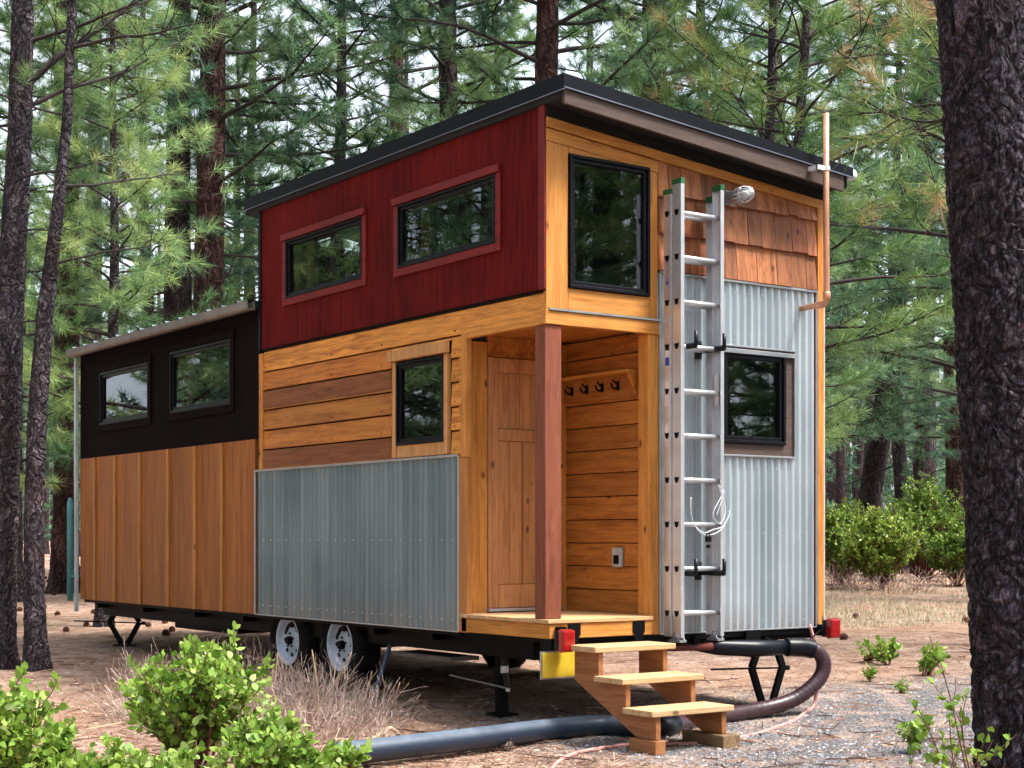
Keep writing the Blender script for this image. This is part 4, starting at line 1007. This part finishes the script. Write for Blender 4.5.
big_trunk('pine_tree',[gP(37,d),P3(34,d,.7),P3(34,d,1.5),P3(38,d,2.4),P3(45,d,3.2),P3(52,d,3.7),P3(60,d,4.3),P3(67,d,4.9),P3(72,d,6.0),P3(76,d,8)],[12*k,10.5*k,9.5*k,9.5*k,8.5*k,7*k,6*k,5*k,4.3*k,3.5*k],M['bark_grey'],
  'slim crooked grey pine bending right, second trunk from the left',seg=36,rings=280,amp=.13,seed=17,
  branches=[(3.6,(RX,RY,.3),1.0,.014,.5,.05,.1),(4.3,(RX*.7+FX*.7,RY*.7+FY*.7,.3),1.5,.016,.8,.05,.1),(4.9,(-RX*.8,-RY*.8,.2),.9,.012,.6,.05,.1),(5.5,(RX,RY,.2),1.7,.018,.85,.05,.1),(6.0,(RX*.8-FX*.5,RY*.8-FY*.5,.2),1.5,.016,.85,.05,.1),(3.1,(-RX,-RY,.1),.6,.01,.0,.05,.1),(6.5,(RX*.5-FX,RY*.5-FY,.2),1.5,.016,.85,.05,.1)],ntint=.6)
d=27.;k=d/FPX
big_trunk('pine_tree',[gP(64,d),P3(66,d,2.),P3(67,d,5.),P3(66,d,9),P3(65,d,16)],[15*k,12*k,12*k,11.5*k,8*k],M['bark_red'],
  'thick rust red pine trunk just left of the house',seg=40,rings=240,amp=.12,seed=21,
  branches=[(z,(math.cos(a),math.sin(a),.1),2.4,.03,.8,.05,.12) for z,a in zip(np.linspace(6.5,14,22),np.arange(22)*2.4)],needm=NBL)
# --- middle distance, tree by tree
T=[('young',108,19,.4,.85,'bright green young pine behind the two leftmost trunks'),
('tall',212,24,1.1,1.05,'tall dark pine trunk rising behind the low roof, right of two'),
('tall2',186,26,2.2,.92,'slimmer reddish pine trunk rising behind the low roof'),
('young',242,32,3.3,1.1,'young pine with hanging green tufts above the low roof'),
('young2',332,27,.5,1.15,'bluish green pine filling the gap above the red wall'),
('young2',262,33,2.7,1.2,'pine standing far behind the middle of the house'),
('tall2',447,30,4.4,.95,'dark trunked pine with bare grey twigs above the roof edge'),
('tall',552,24,2.0,1.0,'orange barked pine rising behind the roof peak'),
('tall',649,25,.2,1.04,'reddish pine trunk behind the sloping roof'),
('young2',705,25,4.0,1.1,'leafy green pine showing over the sloping roof'),
('young2',770,27,5.2,1.05,'green pine behind the right corner of the roof'),
('dryish',812,19.5,1.3,1.3,'young pine with browning needle tufts beside the copper pipe'),
('young',778,20.5,2.4,1.1,'pine with bright fans of needles right of the house wall'),
('young2',905,37,1.9,1.25,'shaded blue green pine behind the browning one'),
('tall',957,36,3.0,1.1,'pink barked pine trunk left of the massive trunk'),
('tall2',929,42,.8,1.1,'dark red pine trunk behind the round green bushes'),
('tall2',858,38,5.0,1.0,'leaning grey pine trunk behind the house corner'),
('young2',985,33,2.9,1.0,'pine half hidden behind the massive near trunk'),
('young',20,24,1.0,1.0,'young pine behind the leftmost trunk'),
('tall2',98,40,2.0,1.0,'dark pine trunk between the crooked pine and the rust red one'),
('young2',60,36,5.5,1.1,'pine far behind the leftmost pair of trunks'),
('young2',150,31,3.9,1.1,'blue green pine far behind the low roof gutter'),
('tall',395,37,4.9,1.1,'tall pine far behind the red wall'),
('young2',590,34,1.4,1.2,'broad green pine far behind the roof peak'),
('young',500,31,2.2,1.25,'green pine just left of the orange barked trunk'),

('young',645,29,5.7,1.2,'bushy pine around the reddish trunk over the roof'),
('dryish',990,16.5,4.2,1.3,'taller thin pine with browned tufts behind the browning one'),

('young2',1000,24,.6,1.15,'blue green pine right behind the massive trunk'),
]
for key,px,d,rz,sc,lab in T:
    kw={}
    if 'leaning' in lab: kw['tilt']=(.0,.13)
    pine(key,px,d,rz,sc,lab,**kw)
# --- far wood: rows of trees beyond the clearing
rng2=np.random.default_rng(99); cnt=0
for row,(d0,d1,nn) in enumerate(((44,56,20),(56,72,26),(72,92,26))):
    for i in range(nn):
        px=-120+1270*(i+rng2.uniform(0,1))/nn; d=rng2.uniform(d0,d1)
        key='farlow' if rng2.uniform()<.55 else 'far'
        pine(key,px,d,rng2.uniform(0,6.28),rng2.uniform(.6,1.0),'dim distant pine in the wood beyond the clearing','pines of the distant wood')
# --- trees on the other sides of the clearing (they close the clearing and show in the windows)
ring=[]
for i in range(85):
    a=rng2.uniform(0,2*math.pi); rr=rng2.uniform(13,36) if i<60 else rng2.uniform(13,21); x,y=1+rr*math.cos(a),2+rr*math.sin(a)
    dd=depth(x,y); lat=(x-CAM[0])*RX+(y-CAM[1])*RY
    if dd>-1 and abs(lat)<dd*.42+3.5: continue
    if math.hypot(x-CAM[0],y-CAM[1])<4: continue
    pine(('farlow','far','farlow')[i%3],0,0,rng2.uniform(0,6.28),rng2.uniform(1.0,1.55),'pine closing the clearing outside the picture','pines round the rest of the clearing',xy=(x,y))
for i in range(9):
    for ox,oy,ux,uy in ((0,3,-.50,.87),(.8,0,.66,-.75)):
        t_=8.5+i*1.7; s_=((i*7)%5-2)*1.15
        pine('young' if i%2 else 'young2',0,0,rng2.uniform(0,6.28),rng2.uniform(.8,.95),'pine closing the clearing outside the picture','pines round the rest of the clearing',xy=(ox+ux*t_-uy*s_,oy+uy*t_+ux*s_))
# --- distant woods: one mass of trunks and foliage
def woods():
    P=[];Tt=[];tm=MB()
    for i in range(330):
        px=rng2.uniform(-450,1500); d=rng2.uniform(95,170); x,y=at(px,d); z=gz(x,y); r=rng2.uniform(.15,.38); h=rng2.uniform(14,24)
        tm.tube([(x,y,z-.2),(x+rng2.normal(0,.3),y,z+h)],[r,r*.4],6,False)
        m=90; q=np.column_stack([rng2.normal(0,1.5,m),rng2.normal(0,1.5,m),rng2.uniform(2.5,h,m)]); P.append(q+np.array([x,y,z])); Tt.append(np.full(m,.2)+rng2.normal(0,.12,m))
    P=np.concatenate(P);Tt=np.concatenate(Tt); 
    D=unit(rng2.normal(size=P.shape)); V,tt=tufts(P,D,10,.8,.10,Tt,1.2)
    a=npmesh('distant_woods',V,3,tt); o=link('distant_woods',a,NBL); tag(o,kind='stuff',label='far-off pine wood seen as one dark mass')
    t=tm.build('distant_trunks',M['bark_far'],None,True); tag(t,kind='stuff',label='far-off trunks seen as one dark mass')
woods()
# ================================================================ SHRUBS
def leaves(P,D,N,L,W,tint,spread=.8,up=.5):
    m=len(P); k=m*N; P=np.repeat(P,N,0); D=np.repeat(D,N,0); tt=np.repeat(tint,N)+rng.normal(0,.17,k)
    r=unit(rng.normal(size=(k,3))); d=unit(D*.5+r*spread+np.array([0,0,up])*rng.uniform(0,1,(k,1)))
    b=P-D*rng.uniform(0,.9,(k,1))*L*1.6+r*L*.15
    nrm=unit(np.cross(d,rng.normal(size=(k,3)))); s=nrm; f=unit(np.cross(d,s))
    ln=L*rng.uniform(.45,1.25,(k,1)); w=W*rng.uniform(.75,1.2,(k,1))*.5
    V=np.empty((k,8,3)); prof=[(0,0),(.22,.72),(.5,1),(.8,.72),(1,0),(.8,-.72),(.5,-1),(.22,-.72)]
    for i,(t,q) in enumerate(prof): V[:,i]=b+d*ln*t+s*w*q+f*w*(.35*abs(q))-f*w*.5*t*t
    return V.reshape(-1,3),np.clip(tt,0,.92)
def shrub(name,loc,h,rad,nst,ntw,seed,lab,leafm,N=9,L=.048,W=.033,tint=.5,lean=(0,0),cat='shrub',group=None,dens=1.,stemr=.009,lo=.25,topbias=1.):
    global rng
    rng=np.random.default_rng(seed); r=empty(name,loc,lab,cat,group); bm=MB();P=[];D=[];T=[]
    for s_ in range(nst):
        a=rng.uniform(0,6.283); rr=rad*math.sqrt(rng.uniform())
        tgt=np.array([math.cos(a)*rr+lean[0],math.sin(a)*rr+lean[1],h*(1-.45*(rr/rad)**2)*rng.uniform(.7,1.05)])
        L_=np.linalg.norm(tgt); p=bez((rng.normal(0,.03),rng.normal(0,.03),0),tgt/L_*[.8,.8,1.1],L_,.0,.05,6,.09); p=p+np.outer(np.linspace(0,1,7),tgt-p[-1])
        bm.tube(p,[stemr*(1-.7*i/6) for i in range(7)],6,False)
        for k in range(ntw):
            u=lo+(1-lo)*((k+rng.uniform())/ntw)**(1/topbias); i=min(u*6,5.999); q=int(i); c=p[q]*(1-(i-q))+p[q+1]*(i-q)
            td=unit(rng.normal(size=3))*[1,1,.6]+np.array([0,0,.75]); t=bez(c,td,rng.uniform(.08,.24)*max(.4,h/.8),0,.1,3,.15)
            bm.tube(t,[stemr*.35,stemr*.3,stemr*.25,stemr*.2],4,False)
            for j in (3,2):
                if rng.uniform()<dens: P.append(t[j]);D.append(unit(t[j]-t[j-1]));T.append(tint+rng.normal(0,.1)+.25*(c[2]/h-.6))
        P.append(p[-1]);D.append(unit(p[-1]-p[-2]));T.append(tint+.15)
    bm.build('stems',M['stem_red'],r,True)
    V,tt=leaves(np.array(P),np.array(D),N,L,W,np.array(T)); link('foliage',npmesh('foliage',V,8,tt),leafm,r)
    return r
LF=M['leaf']
shrub('manzanita_shrub',gP(200,8.6),.79,.38,24,13,1,'tall bright green leafy shrub in front of the orange plywood',LF,N=5,lean=(.0,.0))
shrub('manzanita_shrub',gP(270,7.7),.42,.44,28,11,2,'low green leafy shrub spreading right along the bottom edge',LF,N=5,tint=.45)
shrub('manzanita_shrub',gP(160,7.4),.30,.30,12,8,3,'low green leafy shrub at the bottom edge below the tall one',LF,N=5,tint=.52)
shrub('manzanita_shrub',gP(2,7.8),.60,.28,18,11,4,'green leafy shrub cut off by the left edge',LF,N=5,tint=.5)
shrub('manzanita_shrub',gP(42,8.3),.36,.22,8,7,5,'small open green shrub between the left edge shrub and the tall one',LF,N=6,tint=.42)
shrub('manzanita_shrub',gP(320,7.5),.28,.16,6,7,12,'small green shrub at the right end of the bottom edge greenery',LF,N=6,tint=.5)
shrub('manzanita_shrub',gP(58,9.3),.16,.10,4,5,6,'tiny green seedling below the crooked grey pine',LF,N=5,tint=.35,L=.03,W=.016)
shrub('manzanita_shrub',gP(994,5.8),.92,.22,7,7,7,'leafy shrub twigs poking out left of the massive near trunk',LF,N=3,tint=.25,lean=(-RX*.20,-RY*.20),dens=.65,L=.034,stemr=.006)
shrub('manzanita_shrub',gP(1000,5.4),.30,.14,5,7,13,'low leafy twigs at the foot of the massive near trunk',LF,N=4,tint=.5,lean=(-RX*.2,-RY*.2),dens=.8,L=.036)
shrub('manzanita_shrub',gP(884,14.5),.27,.22,6,8,8,'small sparse green plant on the clearing right of the tail light',LF,N=5,tint=.5,L=.045,dens=.8)
shrub('manzanita_shrub',gP(928,13.5),.28,.20,6,7,9,'small sparse green plant between the clearing plant and the near trunk',LF,N=5,tint=.5,L=.045,dens=.8)
shrub('manzanita_shrub',gP(917,9.2),.22,.12,4,6,14,'small green sprig on the gravel left of the near trunk',LF,N=4,tint=.45,L=.034)
shrub('green_weed',gP(868,13.0),.10,.07,4,4,10,'tiny grey green weed in the middle of the clearing',LF,N=5,tint=.3,L=.04,W=.012)
shrub('green_weed',gP(903,12.2),.06,.06,4,3,15,'tiny green weed nearest the gravel edge',LF,N=5,tint=.35,L=.04,W=.010)
FB=M['leaf_far']
def bush(px,d,h,rad,seed,lab,tint,n=60):
    return shrub('round_bush',gP(px,d),h*.9,rad,n,18,seed,lab,FB,N=8,L=.065,W=.038,tint=tint,stemr=.016,lo=.25,topbias=1.35)
bush(840,29,1.45,.55,20,'olive green rounded bush right beside the house corner',.30,46)
bush(880,27.5,1.45,.62,21,'yellow green rounded bush in front of the larger ones',.47,54)
bush(924,31,1.95,.95,22,'largest rounded light green bush in the clearing',.42,76)
bush(957,29,1.2,.5,23,'green bush half hidden by the near trunk',.36,36)
bush(850,36,1.75,.9,24,'bright green bush behind the olive one',.55,44)
bush(985,34,1.9,.8,25,'pale green bush behind the near trunk',.5,44)
LATE=[(842,27.5,.6,.7,170,41,'brown twiggy dead brush under the olive bush beside the house corner'),(888,26.6,.5,.7,150,42,'brown twiggy dead brush under the yellow green bush'),(930,29,.5,.9,150,43,'brown twiggy dead brush under the largest rounded bush')]
# spindly fir seedling over the bushes
pine('farlow',916,36,1.0,.30,'small pale green conifer sapling poking above the bushes')
shrub('manzanita_shrub',gP(108,7.7),.30,.30,14,8,16,'low green leafy shrub between the left edge and the tall shrub',LF,N=5,tint=.45)
# ---- dry brush in front of the wheels
def brush(px,d,h,rad,n,seed,lab,wk=1.):
    global rng
    rng=np.random.default_rng(seed); V=[];T=[]; r0=gP(px,d)
    for s_ in range(n):
        a=rng.uniform(0,6.283); rr=rad*math.sqrt(rng.uniform()); p=np.array([rr*math.cos(a)*1.2,rr*math.sin(a),0.])
        d0=np.array([math.cos(a)*rr/rad*.8+rng.normal(0,.35),math.sin(a)*rr/rad*.8+rng.normal(0,.35),1.]); hh=h*(1-.5*(rr/rad)**2)*(rng.uniform(.35,1.0)**1.3); pts=bez(p,d0,hh,0,0,5,.13)
        segs=[(pts,.0036*wk)]
        for b in range(4):
            i=rng.integers(1,5); segs.append((bez(pts[i],(pts[i]-pts[i-1])/np.linalg.norm(pts[i]-pts[i-1])+rng.normal(0,.5,3),hh*rng.uniform(.2,.45),0,0,3,.15),.0022*wk))
        tn=rng.uniform(0,1)
        for q,w in segs:
            for i in range(len(q)-1):
                s=unit(np.cross(q[i+1]-q[i],rng.normal(size=3)))*w*.5
                V+=[q[i]-s,q[i]+s,q[i+1]+s*.8,q[i+1]-s*.8]; T.append(tn)
    o=link('dry_brush',npmesh('dry_brush',np.array(V),4,np.array(T)),M['dry_twig']); o.location=(r0[0],r0[1],r0[2]-.01)
    tag(o,lab,'dry bush','dry leafless brush beside the wheels')
brush(195,10.9,.62,.50,420,31,'tangled grey dry brush behind the tall green shrub')
brush(255,10.6,.68,.55,560,32,'tangled dry brush in front of the rear wheel')
brush(315,10.2,.56,.48,420,33,'dry brush in front of the wheel nearer the porch')
brush(355,10.3,.24,.32,140,34,'low thin dry brush right of the wheels')
brush(300,9.5,.34,.50,340,35,'low matted dry brush behind the low green shrub')
brush(240,9.5,.30,.36,200,36,'matted dry brush between the tall and the low green shrub')
for q in LATE: brush(*q,wk=3.2)
# bare sticks standing and lying by the wheels
sk_=MB()
for a,b in (((300,10.3,.0),(352,10.25,.50)),((352,10.6,.0),(372,10.5,.35)),((378,10.4,.02),(400,10.3,.30)),((262,10.3,0),(278,10.3,.5)),((318,10.2,0),(312,10.2,.52))):
    p=P3(*a);q=P3(*b); p=(p[0],p[1],gz(p[0],p[1])+a[2]); q=(q[0],q[1],gz(q[0],q[1])+b[2]); sk_.tube(smooth_pts([p,((p[0]+q[0])/2+.02,(p[1]+q[1])/2,(p[2]+q[2])/2-.02),q],5),[.006]*10+[.003],5)
tag(sk_.build('bare_stick',M['deadwood'],None,True),kind='stuff',label='bare sticks standing in the dry brush')
o=MB().tube(smooth_pts([gP(330,9.75),gP(372,9.8),P3(388,9.95,gP(388,9.95)[2]+.05),gP(400,10.0)],5),[.014]*15+[.005],6).build('fallen_branch',M['deadwood'],None,True); tag(o,'thin fallen branch lying between dry brush and grey pipe','branch')
# ---- ground litter: needles, grass, stones
def scatter(n,f,box):
    out=[]
    for _ in range(n):
        px=rng.uniform(box[0],box[1]); 
        inv=rng.uniform(1/box[3],1/box[2]); d=1/inv; x,y=at(px,d)
        if f(x,y): out.append((x,y,gz(x,y)))
    return np.array(out)
rng=np.random.default_rng(77)
def gravel_zone(x,y): return y<.9+1.2*noise.noise(Vector((x*.9,y*.9,5))) and x>-.3+1.2*noise.noise(Vector((x*.9,y*.9,8)))
P=scatter(52000,lambda x,y: (not gravel_zone(x,y)) or random.random()<.22,(-60,1080,6.4,24)); k=len(P)
a=rng.uniform(0,6.283,k); L_=rng.uniform(.04,.11,k)*(1+.03*(P[:,0]*0)); dx=np.column_stack([np.cos(a),np.sin(a),rng.normal(0,.10,k)]); s=np.column_stack([-np.sin(a),np.cos(a),np.zeros(k)])*.0026
P[:,2]+=.006+rng.uniform(0,.012,k)
V=np.empty((k,4,3)); V[:,0]=P-s;V[:,1]=P+s;V[:,2]=P+dx*L_[:,None]+s;V[:,3]=P+dx*L_[:,None]-s
M['litter']=needles('litter_needles',[(0.,(.05,.02,.015)),(.45,(.24,.11,.065)),(.75,(.52,.34,.22)),(1.,(.75,.58,.45))],.1,.8)
tag(link('needle_litter',npmesh('needle_litter',V.reshape(-1,3),4,rng.uniform(0,1,k)),M['litter']),kind='stuff',label='fallen pine needles over the ground')
P=scatter(30000,gravel_zone,(330,1040,6.6,16)); k=len(P); r_=rng.uniform(.004,.015,(k,1,1))*1.0
tet=np.array([[1,0,-.3],[-.5,.87,-.3],[-.5,-.87,-.3],[0,0,.7]],float)
fi=[(0,1,3),(1,2,3),(2,0,3)]
tv=tet[None]+rng.normal(0,.25,(k,4,3)); tv=tv*r_; aa=rng.uniform(0,6.28,k); c,s_=np.cos(aa),np.sin(aa)
tx=tv[...,0]*c[:,None]-tv[...,1]*s_[:,None]; ty=tv[...,0]*s_[:,None]+tv[...,1]*c[:,None]; tv=np.stack([tx,ty,tv[...,2]*.8],-1)+P[:,None,:]
V=np.concatenate([tv[:,f] for f in fi],1).reshape(-1,3)
M['stone']=needles('gravel_stones',[(0.,(.09,.09,.10)),(.5,(.26,.26,.28)),(.85,(.45,.43,.43)),(1.,(.62,.60,.58))],.0,.9)
tag(link('gravel_stones',npmesh('gravel_stones',V,3,np.repeat(rng.uniform(0,1,k),3)),M['stone']),kind='stuff',label='loose grey gravel in front of the steps')
def chips(n,f,box,lo,hi,name,lab,mat,flat=.35):
    P=scatter(n,f,box); k=len(P); r_=rng.uniform(lo,hi,(k,1,1)); tv=(tet[None]*[1.5,.8,flat]+rng.normal(0,.22,(k,4,3))*[1,1,.4])*r_; aa=rng.uniform(0,6.28,k); c,s_=np.cos(aa),np.sin(aa)
    tx=tv[...,0]*c[:,None]-tv[...,1]*s_[:,None]; ty=tv[...,0]*s_[:,None]+tv[...,1]*c[:,None]; tv=np.stack([tx,ty,tv[...,2]],-1)+P[:,None,:]
    tag(link(name,npmesh(name,np.concatenate([tv[:,q] for q in fi],1).reshape(-1,3),3,np.repeat(rng.uniform(0,1,k),3)),mat),kind='stuff',label=lab)
chips(5200,lambda x,y: not gravel_zone(x,y) or random.random()<.15,(-60,1080,6.6,26),.010,.030,'bark_chips','bark chips and bits scattered over the needle floor',M['litter'])
P=scatter(900,lambda x,y: True,(-60,1080,6.8,24)); k=len(P); a=rng.uniform(0,6.283,k); L_=rng.uniform(.08,.35,(k,1)); dx=np.column_stack([np.cos(a),np.sin(a),rng.normal(0,.06,k)])*L_; s=np.column_stack([-np.sin(a),np.cos(a),np.zeros(k)])*.004; u=np.array([0,0,.008])
P[:,2]+=.006; V=np.stack([P-s,P+u,P+dx+u*.6,P+dx-s*.5, P+u,P+s,P+dx+s*.5,P+dx+u*.6],1).reshape(-1,3)
tag(link('fallen_twigs',npmesh('fallen_twigs',V,4,np.repeat(rng.uniform(0,.7,k),2)),M['litter']),kind='stuff',label='small fallen twigs over the ground')
# dry grass tufts at the back of the clearing
C=scatter(130,lambda x,y: True,(815,985,19,28)); Pg=np.repeat(C,40,0)+np.column_stack([rng.normal(0,.22,len(C)*40),rng.normal(0,.22,len(C)*40),np.zeros(len(C)*40)])
V,tt=tufts(Pg,np.tile(np.array([[0,0,1.]]),(len(Pg),1)),2,.11,.012,rng.uniform(.3,1,len(Pg)),.6)
M['drygrass']=needles('pale_grass',[(0.,(.25,.24,.13)),(.6,(.46,.42,.28)),(1.,(.62,.57,.44))],.1,.8)
tag(link('dry_grass',npmesh('dry_grass',V,3,tt),M['drygrass']),kind='stuff',label='pale dry grass at the back of the clearing')
# far cones and debris specks
